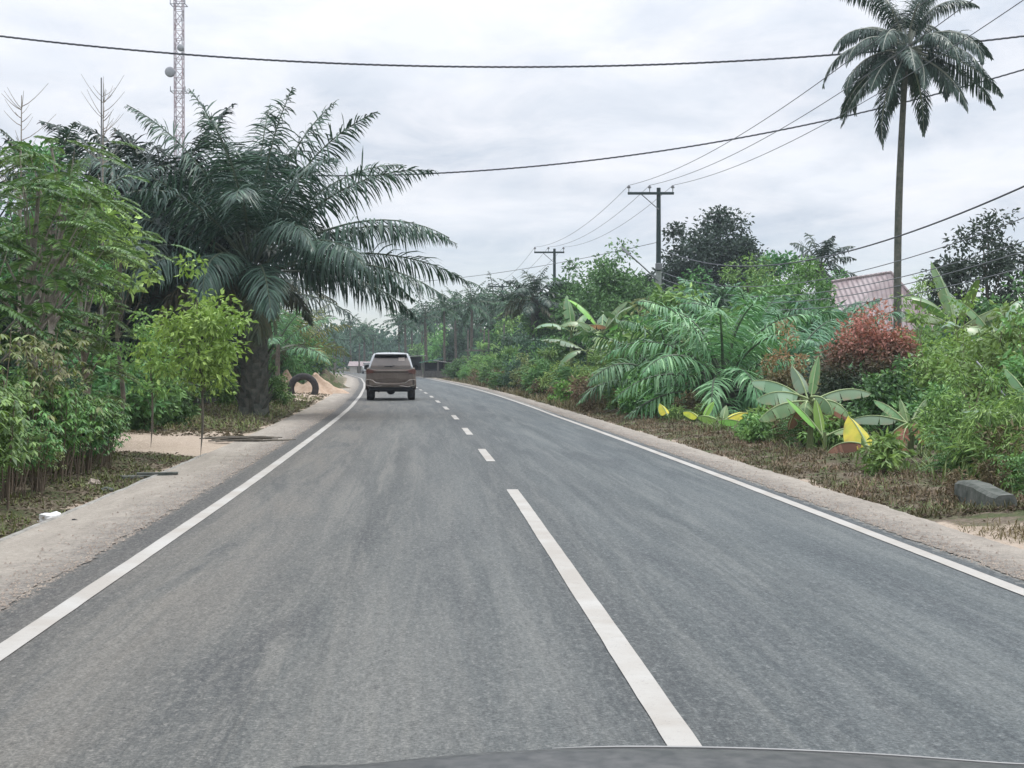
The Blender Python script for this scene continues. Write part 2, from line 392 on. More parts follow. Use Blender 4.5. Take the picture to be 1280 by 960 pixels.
def paint_mat():
    t = NT('road_paint'); tc = t.n('ShaderNodeTexCoord'); v = tc.outputs['Object']
    w = t.noise(v, 38, 6, .85); b = t.noise(v, 1.4, 4, .6)
    col = t.mix(t.ramp(b, [(.36, 0.), (.62, .8)]), c4(.40, .39, .365), c4(.32, .295, .26))
    col = t.mix(t.ramp(w, [(.34, .75), (.43, 0.)]), col, c4(.20, .195, .185))
    return t.done(t.bsdf(col, .75, .2, 0, w, .3, .01))
M['paint'] = paint_mat()
def shoulder_mat():
    t = NT('sandy_shoulder'); uv = t.n('ShaderNodeUVMap', uv_map='UVMap'); tc = t.n('ShaderNodeTexCoord'); v = tc.outputs['Object']
    sep = t.n('ShaderNodeSeparateXYZ'); t.l(uv.outputs[0], sep.inputs[0])
    mp = t.n('ShaderNodeMapping'); mp.inputs['Scale'].default_value = (3.2, .5, 1); t.l(uv.outputs[0], mp.inputs['Vector'])
    st = t.noise(mp.outputs[0], 1, 6, .7, .4); fin = t.noise(v, 34, 6, .8); mid = t.noise(v, 3.2, 6, .75)
    col = t.ramp(st, [(.3, c4(.20, .18, .155)), (.52, c4(.31, .28, .24)), (.72, c4(.42, .385, .335))])
    col = t.mix(.45, col, t.ramp(fin, [(.28, c4(.14, .12, .10)), (.5, c4(.31, .28, .24)), (.75, c4(.53, .485, .425))]))
    # grit and bitumen crumbs near the asphalt
    k = t.math('ADD', sep.outputs['X'], t.math('MULTIPLY', t.math('SUBTRACT', mid, .5), 1.3))
    col = t.mix(t.ramp(k, [(.06, .9), (.50, 0.)]), col, t.ramp(fin, [(.35, c4(.08, .078, .075)), (.65, c4(.30, .27, .235))]))
    return t.done(t.bsdf(col, .95, .1, 0, t.math('ADD', fin, mid), .6, .02))
M['shoulder'] = shoulder_mat()

# ------------------------------------------------------------------ setting
def axis(lo, hi, fine0, fine1, f, grow=1.25, cap=14):
    a = list(np.arange(fine0, fine1, f)); s = f; x = a[-1]
    while x < hi: s = min(s * grow, cap); x += s; a.append(min(x, hi))
    s = f; x = fine0; b = []
    while x > lo: s = min(s * grow, cap); x -= s; b.append(max(x, lo))
    return np.array(b[::-1] + a)
gx = axis(-260, 260, -16, 20, .3); gy = axis(-40, 440, 3, 110, .5)
GX, GY = np.meshgrid(gx, gy)
sand = np.zeros_like(GX)
# sandy drive on the left between hedge and oil palm, drive on the right by the culvert
sand = np.maximum(sand, smooth(22.3, 24.3, GY) * (1 - smooth(29.5, 31.5, GY)) * smooth(-30, -22, GX) * (1 - smooth(-3.6, -3.0, GX + .06 * (GY - 26))))
sand = np.maximum(sand, .8 * smooth(52, 58, GY) * (1 - smooth(76, 82, GY)) * (1 - smooth(-7.0, -5.9, GX + .08 * (GY - 60))) * smooth(-15, -11.5, GX))
sand = np.maximum(sand, smooth(9.2, 10.3, GY) * (1 - smooth(12.6, 13.5, GY)) * smooth(3.2, 3.6, GX))
sand = np.maximum(sand, .8 * (np.maximum(LE(GY) - GX, GX - RE(GY)) < .15))
m = MB(); V = np.stack([GX, GY, gz(GX, GY)], -1)
ny, nx = GX.shape; i = np.arange(ny - 1)[:, None] * nx; j = np.arange(nx - 1)[None]
m.add(V, np.stack([i + j, i + j + 1, i + nx + j + 1, i + nx + j], -1).reshape(-1, 4), 0, sand.ravel())
tag(m.build('ground', M['ground'], smooth_=True), kind='structure')

def ribbon(name, ys, fa, fb, z, mat, u0=None, u1=None, cols=1, wob=0, wobs=0, lab=None):
    """sheet between lateral curves fa(y), fb(y); UV = metres across, metres along"""
    ys = np.asarray(ys); a = fa(ys); b = fb(ys)
    if wob: a = a + wob * (nz(ys, ys * 0, 2.1, 3) + .6 * nz(ys, ys * 0 + 4, 9.0, 4) + .10 * rng.normal(size=len(ys)) )
    if wobs: b = b + wobs * (nz(ys, ys * 0, 1.3, 5) + .5 * nz(ys, ys * 0 + 2, 7.0, 6))
    t = np.linspace(0, 1, cols + 1)
    xs = a[:, None] * (1 - t) + b[:, None] * t
    V = np.stack([xs, np.repeat(ys[:, None], cols + 1, 1), np.full_like(xs, z)], -1)
    n, k = xs.shape; i = np.arange(n - 1)[:, None] * k; j = np.arange(k - 1)[None]
    mb = MB(); mb.add(V, np.stack([i + j, i + j + 1, i + k + j + 1, i + k + j], -1).reshape(-1, 4))
    uu = (xs - C(ys)[:, None]) if u0 is None else (u0 + (u1 - u0) * np.repeat(t[None], n, 0))
    mb.uv.append(np.stack([uu, np.repeat(ys[:, None], cols + 1, 1)], -1).reshape(-1, 2))
    return mb.build(name, mat)
ysr = np.concatenate([np.arange(-35, 120, .5), np.arange(120, 410, 3.)])
yse = np.concatenate([np.arange(-10, 60, .06), np.arange(60, 400, .5)])
tag(ribbon('road', ysr, lambda y: xl(y) - .75, lambda y: xr(y) + .5, .008, M['asphalt'], cols=6), kind='structure')
o = ribbon('shoulder', yse, lambda y: xl(y) - .36, LE, .014, M['shoulder'], 0, .92, cols=4, wob=.05)
tag(o, kind='structure')
o = ribbon('shoulder', yse, lambda y: xr(y) + .20, RE, .014, M['shoulder'], 0, .60, cols=4, wob=.035, wobs=.05)
tag(o, kind='structure')
# thin concrete edging along the left shoulder
mb = MB(); ye = np.arange(4, 23.5, .25); xe = LE(ye) + .012 * nz(ye, ye * 0, 3, 2)
loft(mb, np.stack([np.stack([xe - .03, ye, ye * 0 - .03], -1), np.stack([xe - .025, ye, ye * 0 + .022 + .006 * nz(ye, ye, 5, 1)], -1), np.stack([xe + .015, ye, ye * 0 + .024 + .006 * nz(ye, ye, 5, 1)], -1), np.stack([xe + .03, ye, ye * 0 + .0]  , -1)], 1))
tag(mb.build('kerb', M['concrete']), kind='structure')
yl = np.concatenate([np.arange(-10, 60, .2), np.arange(60, 390, 1.)])
def line(ys, f, w): return ribbon('road_marking', ys, lambda y: f(y) - w / 2, lambda y: f(y) + w / 2, .013, M['paint'], wob=.003, wobs=.003)
tag(line(yl, xl, .125), kind='structure'); tag(line(yl, xr, .115), kind='structure')
tag(line(np.arange(1.5, 16.9, .2), C, .125), kind='structure')
for k in range(22):
    y0 = 21.5 + 8.0 * k
    tag(line(np.linspace(y0, y0 + 3.1, 9), C, .125), kind='structure')

# ------------------------------------------------------------------ palms
def frond(mb, base, az, elev, L, bend, pairs, ll, lw, K=3, ldroop=.9, spread=.35, mat=0, rmat=1, rr=.03, twist=0.0, start=.14, tip=.35):
    n = 16; s = np.linspace(0, 1, n); ang = elev - bend * s ** 1.4
    h = np.array([math.cos(az), math.sin(az), 0]); sway = np.array([-h[1], h[0], 0]) * rng.normal() * .12
    d = np.cos(ang)[:, None] * h + np.sin(ang)[:, None] * UP + sway * s[:, None]
    pts = base + np.concatenate([[np.zeros(3)], np.cumsum(unit(d[:-1]) * L / (n - 1), 0)])
    tube(mb, pts, np.linspace(rr, rr * .2, n), 4, rmat, cap=False)
    q = np.linspace(start, .985, pairs); q = np.clip(q + rng.normal(size=pairs) * .3 / pairs, start, 1)
    pp = np.stack([np.interp(q, s, pts[:, k]) for k in range(3)], -1)
    tt = unit(np.stack([np.interp(q, s, d[:, k]) for k in range(3)], -1))
    side = unit(np.cross(tt, UP + 1e-3 * h)); nr = np.cross(side, tt)
    if twist:
        c, sn = math.cos(twist), math.sin(twist); side, nr = side * c + nr * sn, nr * c - side * sn
    prof = ll * np.clip(.5 + .62 * np.sin(PI * np.clip(q, 0, 1) ** .75) - tip * smooth(.72, 1, q), .22, 1.2)
    for sg in (-1, 1):
        fw = .45 + .7 * smooth(.5, 1, q) + rng.normal(size=pairs) * .12
        dd = side * sg + tt * fw[:, None] + nr * (spread * rng.normal(size=pairs) + .25)[:, None]
        strips(mb, pp, dd, nr + .3 * rng.normal(size=(pairs, 3)), prof * rng.uniform(.85, 1.1, pairs), lw, K, ldroop * rng.uniform(.6, 1.5, pairs), mat=mat)

def oil_crown(n, L, pairs, ll, lw, e0=1.45, e1=-.5, bend=1.1, K=3, seed_az=0, z0=0, rmat=1, ldroop=1.0):
    mb = MB()
    for k in range(n):
        om = 2 if (k / (n - 1) > .6 and rng.random() < .35) else 0
        f = k / (n - 1); az = seed_az + k * 2.39996 + rng.normal() * .12
        el = e0 + (e1 - e0) * f ** .85 + rng.normal() * .07
        r = .12 + .22 * f
        base = np.array([math.cos(az) * r, math.sin(az) * r, z0 + .35 - .75 * f])
        frond(mb, base, az, el, L * rng.uniform(.88, 1.08) * (.75 + .25 * min(1, f * 4)), bend * rng.uniform(.8, 1.2) * (.95 + .3 * f if el > 0 else .6), pairs, ll, lw, K, ldroop, twist=rng.normal() * .3, rr=.045, mat=om)
    return mb
def oil_trunk(h, r0, r1):
    mb = MB(); n = 14; z = np.linspace(-.2, h + .2, n)
    tube(mb, np.stack([.05 * np.sin(z), .04 * np.cos(z * 1.3), z], -1), np.interp(z, [-.2, .5, h], [r0 * 1.2, r0, r1]), 12)
    cnt = int(h * 34); k = np.arange(cnt); a = k * 2.39996; zz = .05 + (h) * k / cnt; rr = np.interp(zz, [0, .5, h], [r0 * 1.1, r0, r1]) - .03
    pos = np.stack([np.cos(a) * rr, np.sin(a) * rr, zz], -1)
    d = np.stack([np.cos(a) * .75, np.sin(a) * .75, 0 * a + .95], -1)
    strips(mb, pos, d, np.stack([np.cos(a), np.sin(a), -.6 + 0 * a], -1), rng.uniform(.26, .55, cnt), .16, 2, -.1, prof=[1, .8, .45])
    return mb
def oil_palm(label, loc, h, L, n, mat='palm', pairs=64, ll=.85, lw=.05, r0=.40, group=None, dead=0, az=0, e1=-.5, trunk=True, e0=1.45, name='oil_palm', dead_az=None, bend=1.1, ldroop=1.0):
    root = thing(name, label, 'palm', loc, 0, group)
    if trunk: oil_trunk(h, r0, r0 * .75).build('trunk', M['palm_trunk'], root)
    oil_crown(n, L, pairs, ll, lw, e0=e0, e1=e1, seed_az=az, z0=h, bend=bend, ldroop=ldroop * 1.25).build('crown', [M[mat], M['rachis'], M['palm_old']], root)
    for k in range(dead):
        mb = MB(); a = (dead_az + k * .9) if dead_az is not None else rng.uniform(0, 6.28)
        frond(mb, np.array([math.cos(a) * .3, math.sin(a) * .3, h - .1]), a, .15, L * .62, 2.3, pairs, ll * .7, lw, 3, 1.2, rr=.04)
        mb.build('dead_frond', [M['palm_dead'], M['rachis']], root)
    return root

# the big oil palm by the road and its darker neighbours
D = 40.; root = thing('oil_palm', 'large spreading oil palm with rough trunk standing closest to the road', 'palm', (X(316, D), D, g(X(316, D), D)))
oil_trunk(3.7, .38, .31).build('trunk', M['palm_trunk'], root)
mb = MB()
fan = [(88, 5, 4.3, .35), (76, 20, 4.6, .55), (66, -15, 4.9, .7), (55, 25, 5.0, .8), (46, -20, 5.2, .85), (36, 12, 5.2, .9), (27, -12, 5.4, .9), (17, 8, 5.4, .75), (11, -18, 5.1, .70), (9, 25, 4.4, .8), (24, -50, 4.6, 1.0), (8, -75, 3.6, 1.2), (-12, -70, 2.8, 1.2), (14, 40, 4.8, .8),
       (82, 165, 4.5, .5), (70, 195, 4.8, .65), (60, 160, 4.9, .75), (50, 200, 5.1, .85), (40, 170, 5.2, .9), (30, 190, 5.2, .9), (20, 175, 5.2, .9), (8, 200, 5.0, .9), (-4, 165, 4.5, 1.0), (15, 230, 4.6, 1.1), (-10, 240, 3.6, 1.2),
       (80, 90, 4.6, .5), (62, 110, 4.8, .9), (64, 65, 4.8, .9), (45, 95, 5.0, 1.0), (72, -90, 4.4, .8), (52, -100, 4.2, 1.3), (40, -70, 4.0, 1.4), (20, -110, 3.4, 1.6), (58, -50, 4.6, 1.0), (48, 235, 4.6, 1.1), (30, 75, 5.0, 1.0), (28, 115, 5.0, 1.0)]
for k, (el, az, L_, bd) in enumerate(fan):
    el, az = math.radians(el + rng.normal() * 2), math.radians(az + rng.normal() * 6); bd *= 1.22; L_ *= 1.05; rb = .12 + .2 * (1 - max(0, el) / 1.6)
    frond(mb, np.array([math.cos(az) * rb, math.sin(az) * rb, 3.75 + .35 * el]), az, el, L_, bd, 96, .88, .042, 3, 1.6 if el < .7 else 1.1, .45, mat=2 if (el < .1 and k % 3 == 0) else 0, rr=.04, twist=rng.normal() * .25, start=.2)
mb.build('crown', [M['palm'], M['rachis'], M['palm_old']], root)
for k in range(13):
    a = 1.95 + k * .2 + rng.normal() * .12; mb = MB()
    frond(mb, np.array([math.cos(a) * .3, math.sin(a) * .3, 3.6]), a, rng.uniform(-.2, .35), rng.uniform(2.4, 3.4), 2.1, 60, .55, .035, 3, 1.4, .3, rr=.035)
    mb.build('dead_frond', [M['palm_dead' if k % 3 else 'palm_old'], M['rachis']], root)
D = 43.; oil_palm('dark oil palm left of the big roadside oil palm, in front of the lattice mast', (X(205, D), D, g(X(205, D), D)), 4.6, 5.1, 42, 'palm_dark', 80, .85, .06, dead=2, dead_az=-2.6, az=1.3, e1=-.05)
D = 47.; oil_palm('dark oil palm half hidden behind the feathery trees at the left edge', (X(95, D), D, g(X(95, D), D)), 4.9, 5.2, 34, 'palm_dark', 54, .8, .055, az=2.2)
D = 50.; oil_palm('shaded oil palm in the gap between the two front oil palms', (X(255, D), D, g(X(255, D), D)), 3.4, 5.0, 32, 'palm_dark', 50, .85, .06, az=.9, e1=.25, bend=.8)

# young coconut palms by the tyre
def young_coco(label, loc, h, L, n, mat, group=None, e1=-.3, e0=1.4):
    root = thing('young_coconut_palm', label, 'palm', loc, 0, group)
    mb = MB(); z = np.linspace(-.1, h, 8); tube(mb, np.stack([.03 * z, 0 * z, z], -1), np.linspace(.14, .09, 8), 8); mb.build('trunk', M['bark'], root)
    oil_crown(n, L, 40, .55, .05, e0, max(e1, .1), .8, 3, rng.uniform(0, 6), h).build('crown', [M[mat], M['rachis'], M['palm_old']], root)
    return root
D = 76.; young_coco('young coconut palm with yellowing fronds behind the half buried tyre', (X(368, D), D, 0), 2.2, 3.0, 15, 'palm_yellow')
D = 70.; young_coco('young green coconut palm beside the oil palm trunk', (X(346, D), D, 0), 2.3, 3.0, 14, 'palm_young')

# tall coconut palm on the right
D = 48.; cx, cyy = X(1122, D), D
root = thing('coconut_palm', 'tall slender coconut palm rising high above the red roofed house', 'palm', (cx, cyy, 0))
ht = Z(66, D); mb = MB(); s = np.linspace(0, 1, 26)
tx = lambda s: .05 + .20 * s ** 2 - .30 * np.sin(PI * s) * .25
pts = np.stack([tx(s), .1 * np.sin(3 * s), -.2 + (ht + .2) * s], -1)
tube(mb, pts, np.interp(s, [0, .05, .3, 1], [.20, .15, .125, .09]) * (1 + .03 * np.sin(s * 170)), 10); mb.build('trunk', M['palm_trunk'], root, True)
mb = MB(); n = 34; top = np.array([pts[-1, 0], pts[-1, 1], ht])
for k in range(n):
    f = k / (n - 1); az = k * 2.39996 + .5; el = 1.45 - 2.2 * f ** .8 + rng.normal() * .12
    frond(mb, top + np.array([math.cos(az) * .12, math.sin(az) * .12, .35 - .4 * f]), az, el, 3.1 * rng.uniform(.82, 1.1), (1.9 if el > -.1 else .8) * rng.uniform(.85, 1.15), 96, .56, .036, 3, 1.8, .14, rr=.045, twist=rng.normal() * .5, start=.16)
mb.build('crown', [M['coco'], M['rachis_pale']], root)
mb = MB()
for k in range(9):
    a = k * 2.4; c = top + np.array([math.cos(a) * .27, math.sin(a) * .27, -.15 - .1 * (k % 3)])
    th = np.linspace(.05, PI - .05, 7); tube(mb, np.stack([c[0] + 0 * th, c[1] + 0 * th, c[2] + .14 * np.cos(th)], -1), .11 * np.sin(th) + .005, 8)
mb.build('coconut_bunch', M['stem'], root, True)

# ------------------------------------------------------------------ broadleaf trees and shrubs
def crown_pts(n, w, d, h, z0, lump=.35, hollow=.45):
    u = rand_dirs(n); r = rng.uniform(hollow, 1, n) ** .6
    q = u * r[:, None]
    k = 1 + lump * (np.sin(u[:, 0] * 4.1 + 1.3) * np.sin(u[:, 1] * 3.7 + .5) + np.sin(u[:, 2] * 5 + 2) * .5)
    q *= k[:, None]
    return q * np.array([w / 2, d / 2, h / 2]) + np.array([0, 0, z0 + h / 2])
def foliage(mb, cen, rad, per, L, W, mat=0, flat=.75, up=.6, tint=None, droop=.25):
    n = len(cen) * per; c = np.repeat(cen, per, 0); r = np.repeat(np.broadcast_to(rad, (len(cen),)), per)
    o = np.clip(rng.normal(size=(n, 3)) * .5, -.85, .85); o[:, 2] *= flat
    pos = c + o * r[:, None]
    d = unit(o + .5 * rng.normal(size=(n, 3)) - UP * droop); nr = unit(UP * up + .8 * rng.normal(size=(n, 3)))
    tt = 0.0 if tint is None else tint(pos)
    leaves(mb, pos, d, nr, L * rng.uniform(.65, 1.25, n), W * rng.uniform(.7, 1.2, n), mat=mat, tint=tt)
def limbs(mb, h0, r0, cen, top, lean=(0, 0), nmax=16, sides=7):
    z = np.linspace(-.15, top, 9); lx = lean[0] * (z / max(top, .1)) ** 1.5; ly = lean[1] * (z / max(top, .1)) ** 1.5
    wob = .04 * top
    pts = np.stack([lx + wob * .4 * np.sin(z * 2.1), ly + wob * .4 * np.cos(z * 1.7), z], -1)
    tube(mb, pts, np.interp(z, [-.15, .2, top], [r0 * 1.35, r0, r0 * .3]), sides)
    for c in cen[:nmax]:
        zz = min(max(h0, c[2] * .62), top * .95); b = np.array([np.interp(zz, z, pts[:, 0]), np.interp(zz, z, pts[:, 1]), zz])
        s = np.linspace(0, 1, 6)[:, None]; mid = (b + c) / 2 + np.array([0, 0, -.08]) * np.linalg.norm(c - b) + rng.normal(size=3) * .05 * np.linalg.norm(c - b)
        p = b * (1 - s) ** 2 + 2 * mid * s * (1 - s) + c * s ** 2
        tube(mb, p, np.linspace(r0 * .28, r0 * .05, 6), 5, cap=False)
def tree(name, label, cat, loc, h, w, mat, leaf=(.16, .08), clumps=45, per=150, base=.3, tr=.12, bark='bark', group=None, dense=.5, lump=.35, tint=None, depth=None, droop=.25, lean=(0, 0), hollow=.55, rad=None):
    root = thing(name, label, cat, loc, 0, group)
    z0 = h * base; cen = crown_pts(clumps, w * .85, (depth or w) * .85, (h - z0) * .92, z0, lump, hollow)
    mb = MB(); limbs(mb, z0 * .7, tr, cen, h * .8, lean); mb.build('trunk', M[bark], root, True)
    mb = MB(); r = (rad or w * .13) * rng.uniform(.6, 1.4, clumps)
    foliage(mb, cen, r, per, leaf[0], leaf[1], tint=tint, droop=droop); mb.build('crown', M[mat], root)
    return root

def pinnate(mb, pos, d, L, pairs, ll, lw, droop=.4, mat=0, rmat=1):
    """N small feather leaves"""
    n = len(pos); d = unit(d); L = np.broadcast_to(L, (n,))
    side = unit(np.cross(d, UP + 1e-3)); nr = np.cross(side, d)
    q = np.linspace(.1, 1, pairs)
    cen = pos[:, None] + d[:, None] * (L[:, None] * q)[..., None] - UP * (droop * L[:, None] * q ** 2)[..., None]
    tt = unit(d[:, None] - UP * (2 * droop * q)[None, :, None])
    for sg in (-1, 1):
        dd = side[:, None] * sg + tt * .45 - UP * .12 + .08 * rng.normal(size=cen.shape)
        l = ll * (.55 + .6 * np.sin(PI * q ** .8)) * L[:, None] / L.mean()
        leaves(mb, cen.reshape(-1, 3), dd.reshape(-1, 3), np.repeat(nr, pairs, 0) + .1 * rng.normal(size=(n * pairs, 3)), l.ravel(), lw, mat=mat, at=.5)
    strips(mb, pos, d, nr, L * 1.02, .008, 3, droop * 1.6, prof=[1, .9, .7, .4], mat=rmat)
def feather_tree(label, loc, h, w, nleaf, mat='feather', L=.55, pairs=15, ll=.12, lw=.046, base=.3, tr=.07, bark='bark_pale', group=None, clumps=24):
    root = thing('feathery_tree', label, 'tree', loc, 0, group)
    z0 = h * base; cen = crown_pts(clumps, w * .9, w * .9, (h - z0), z0, .3, .5)
    mb = MB(); limbs(mb, z0 * .6, tr, cen, h * .88, nmax=24); mb.build('trunk', M[bark], root, True)
    k = rng.integers(0, clumps, nleaf); pos = cen[k] + rng.normal(size=(nleaf, 3)) * np.array([.34, .34, .07]) * w / 2.4
    d = (pos - cen[k]) * np.array([1, 1, .4]) + .25 * rng.normal(size=(nleaf, 3)) * np.array([1, 1, .3]) + unit(pos * np.array([1, 1, 0])) * .25
    mb = MB(); strips(mb, cen[k], pos - cen[k], UP + .2 * rng.normal(size=(nleaf, 3)), np.linalg.norm(pos - cen[k], axis=1), .014, 1, 0, prof=[1, .7], mat=1); pinnate(mb, pos, d, L * rng.uniform(.6, 1.2, nleaf), pairs, ll, lw, .3); mb.build('crown', [M[mat], M['stem']], root)
    return root

GF = 'feathery trees at the left edge'
D = 20.; feather_tree('feathery tree with pale bare trunk nearest the left edge', (X(42, D), D, g(X(42, D), D)), 4.3, 2.1, 130, base=.48, tr=.075)
D = 24.5; feather_tree('taller feathery tree with greyish crown behind the pale trunked one', (X(70, D), D, g(X(70, D), D)), 5.5, 1.9, 150, base=.4, mat='feather')
D = 18.5; feather_tree('feathery tree reaching in over the hedge from the left edge', (X(-25, D), D, g(X(-25, D), D)), 3.6, 1.8, 120, base=.25)
D = 26.; feather_tree('low feathery sapling in front of the dark oil palms', (X(105, D), D, g(X(105, D), D)), 3.0, 1.5, 95, base=.35, mat='feather')
D = 30.; tree('vine_covered_tree', 'vine covered tree with bare twigs above the feathery trees', 'tree', (X(52, D), D, g(X(52, D), D)), 6.3, 2.6, 'broad', (.14, .07), 34, 130, .25, .09)
D = 32.; tree('vine_covered_tree', 'greyish loose tree right of the coconut frond', 'tree', (X(112, D), D, g(X(112, D), D)), 6.1, 1.7, 'bush', (.11, .05), 26, 90, .3, .07, lump=.5)
D = 27.; tree('yellowing_tree', 'thin tree with yellowing leaves against the dark oil palm', 'tree', (X(150, D), D, g(X(150, D), D)), 4.4, 1.6, 'bush_light', (.2, .1), 12, 26, .55, .05, lump=.5)
# bare twigs against the sky
for (px, D, topy, lab) in ((22, 29., 120, 'bare twiggy dead sapling at the far left skyline'), (125, 33., 105, 'bare thin dead sapling poking out above the grey tree')):
    mb = MB(); h = Z(topy, D)
    tube(mb, np.stack([np.linspace(0, .1, 8), np.zeros(8), np.linspace(-.1, h, 8)], -1), np.linspace(.05, .008, 8), 5)
    for k in range(46):
        z = h * rng.uniform(.6, .97); a = rng.uniform(0, 6.28); l = rng.uniform(.15, .65); s = np.linspace(0, 1, 5)
        p = np.stack([.1 * z / h + math.cos(a) * l * s, math.sin(a) * l * s, z + l * .8 * s ** 1.4], -1)
        tube(mb, p, np.linspace(.009, .003, 5), 4, cap=False)
    tag(mb.build('dead_sapling', M['bark_pale'], loc=(X(px, D), D, 0)), lab, 'dead tree')
D = 36.; young = young_coco('coconut palm showing one arched frond above the feathery trees', (X(62, D), D, 0), 4.6, 3.0, 11, 'palm', e1=.1)

# light green young tree by the shoulder
D = 22.5; tree('young_tree', 'bright lime green young tree with thin stem at the edge of the left shoulder', 'tree', (X(250, D), D, g(X(250, D), D)), 3.0, 1.75, 'lime', (.115, .055), 46, 60, .27, .022, 'bark', droop=.5, lump=.4, hollow=.25)
D = 24.5; tree('young_tree', 'smaller pale green sapling left of the lime green young tree', 'tree', (X(188, D), D, g(X(188, D), D)), 2.3, 1.1, 'bush_light', (.10, .05), 24, 44, .3, .02, 'bark', droop=.5)

# hedge of palmate shrubs
def palmate(mb, pos, az, L, mat=0, rmat=1, k=6):
    n = len(pos); L = np.broadcast_to(L, (n,))
    h = np.stack([np.cos(az), np.sin(az), 0 * az], -1); tip = pos + h * (L * 1.0)[:, None] + UP * (L * rng.uniform(-.1, .5, n))[:, None]
    strips(mb, pos, tip - pos, np.tile(UP, (n, 1)), np.linalg.norm(tip - pos, axis=1), .006, 2, .05, prof=[1, 1, 1], mat=rmat)
    for j in range(k):
        a = az + (j - (k - 1) / 2) * .82; dd = np.stack([np.cos(a), np.sin(a), -.22 + .22 * rng.normal(size=n)], -1)
        strips(mb, tip, dd, np.tile(UP, (n, 1)) + .15 * rng.normal(size=(n, 3)), L * rng.uniform(.75, 1.1, n), L * .3, 2, .7, prof=[.25, 1, .1], mat=mat)
def hedge_proto(h, w, n, stems, low, mat, L=.13, sr=1.):
    root = thing('hedge_shrub', 'leafy green shrub with bare lower stems in the roadside hedge on the left', 'shrub', (0, 0, 0), 0, 'shrubs of the roadside hedge')
    mb = MB(); st = []
    for k in range(stems):
        a = rng.uniform(0, 6.28); r = rng.uniform(.03, w * .32); b = np.array([math.cos(a) * r, math.sin(a) * r, -.1]); t = np.array([b[0] * 1.7, b[1] * 1.7, h * rng.uniform(.75, .98)])
        s = np.linspace(0, 1, 7)[:, None]; p = b * (1 - s) + t * s + np.sin(s * 5 + k) * np.array([.02, .02, 0]); st.append(p)
        tube(mb, p, np.linspace(.012, .005, 7) * sr, 5)
    mb.build('stem', M['twig'], root)
    mb = MB(); k = rng.integers(0, stems, n); f = low + (1 - low) * rng.uniform(0, 1, n) ** .8
    pos = np.array([[np.interp(ff, np.linspace(0, 1, 7), st[kk][:, c]) for c in range(3)] for kk, ff in zip(k, f)])
    pos[:, :2] += rng.normal(size=(n, 2)) * w * .14
    palmate(mb, pos, rng.uniform(0, 6.28, n), L * rng.uniform(.7, 1.25, n)); mb.build('foliage', [M[mat], M['stem']], root)
    return root
protos = [hedge_proto(1.45, .8, 190, 8, .46, 'cassava', .12), hedge_proto(1.65, .9, 200, 9, .52, 'cassava', .13), hedge_proto(1.25, .8, 200, 7, .34, 'cassava', .105)]
used = set()
def place(kind, x, y, s=1.0, rz=None, label=None, group=None, pl=protos, z=None):
    o = pl[kind]; rz = rng.uniform(0, 6.28) if rz is None else rz; z = g(x, y) if z is None else z
    if id(o) not in used:
        used.add(id(o)); o.location = (x, y, z); o.rotation_euler = (0, 0, rz); o.scale = (s,) * 3
        if label: o['label'] = label
        if group: o['group'] = group
        return o
    return dup(o, (x, y, z), rz, s, label, group)
HB = []; HL = ['bushy small leaved shrub mixed into the left roadside hedge', 'pale small leaved shrub mixed into the left roadside hedge', 'dark small leaved shrub mixed into the left roadside hedge', 'feathery leaved shrub mixed into the left roadside hedge']
def hedge_bush(i_, mat, feather=False):
    root = thing('hedge_bush', HL[i_], 'shrub'); cen = crown_pts(26, .75, .75, 1.2, .22, .45, .3)
    mb = MB()
    for c_ in cen:
        s_ = np.linspace(0, 1, 5)[:, None]; b_ = np.array([c_[0] * .25, c_[1] * .25, -.08]); tube(mb, b_ * (1 - s_) + c_ * s_ + np.array([.02, .02, .03]) * np.sin(s_ * 4), np.linspace(.009, .003, 5), 4, cap=False)
    mb.build('stem', M['twig'], root); mb = MB()
    if feather:
        q = rng.integers(0, 26, 170); pos = cen[q] + rng.normal(size=(170, 3)) * .06; pinnate(mb, pos, pos * np.array([1, 1, .3]) + .3 * rng.normal(size=(170, 3)), .26 * rng.uniform(.6, 1.2, 170), 9, .05, .022, .3)
    else: foliage(mb, cen, .19 * rng.uniform(.6, 1.5, 26), 46, .075, .036, droop=.4)
    mb.build('foliage', [M[mat], M['stem']], root); HB.append(root)
hedge_bush(0, 'bush'); hedge_bush(1, 'bush_olive'); hedge_bush(2, 'bush_dark'); hedge_bush(3, 'feather', True)
k = 0
for row, (off, sp, y0, y1) in enumerate(((.95, .55, 9.4, 21.8), (1.5, .62, 9.2, 22.6), (2.2, .75, 9.5, 22.6), (3.0, .95, 9.8, 22.4))):
    y = y0
    while y < y1:
        sc_ = rng.uniform(.66, 1.16) * (1.0 if row else .80) * (1 if y < 20 else .85)
        if k % 5 in (1, 3):
            place(k % 4, float(LE(y)) - off + rng.normal() * .12, y, sc_ * rng.uniform(.75, 1.1), label=HL[k % 4], group='small leaved shrubs of the left hedge', pl=HB); k += 1; y += sp * rng.uniform(.8, 1.3); continue
        place(k % 3, float(LE(y)) - off + rng.normal() * .12, y, sc_); k += 1; y += sp * rng.uniform(.8, 1.2)
# taller pale croton-like shrubs behind
cro = [hedge_proto(1.0, .6, 85, 6, .45, 'croton', .06, .42)]
cro[0]['label'] = 'tall pale shrub with yellowish and pinkish leaves behind the left hedge'; cro[0]['group'] = 'pale shrubs behind the hedge'; cro[0].name = 'croton_shrub'
for (px, D, s) in ((40, 17.5, 1.85), (-15, 16.5, 1.9), (75, 21., 2.0)): place(0, X(px, D), D, s, pl=cro)

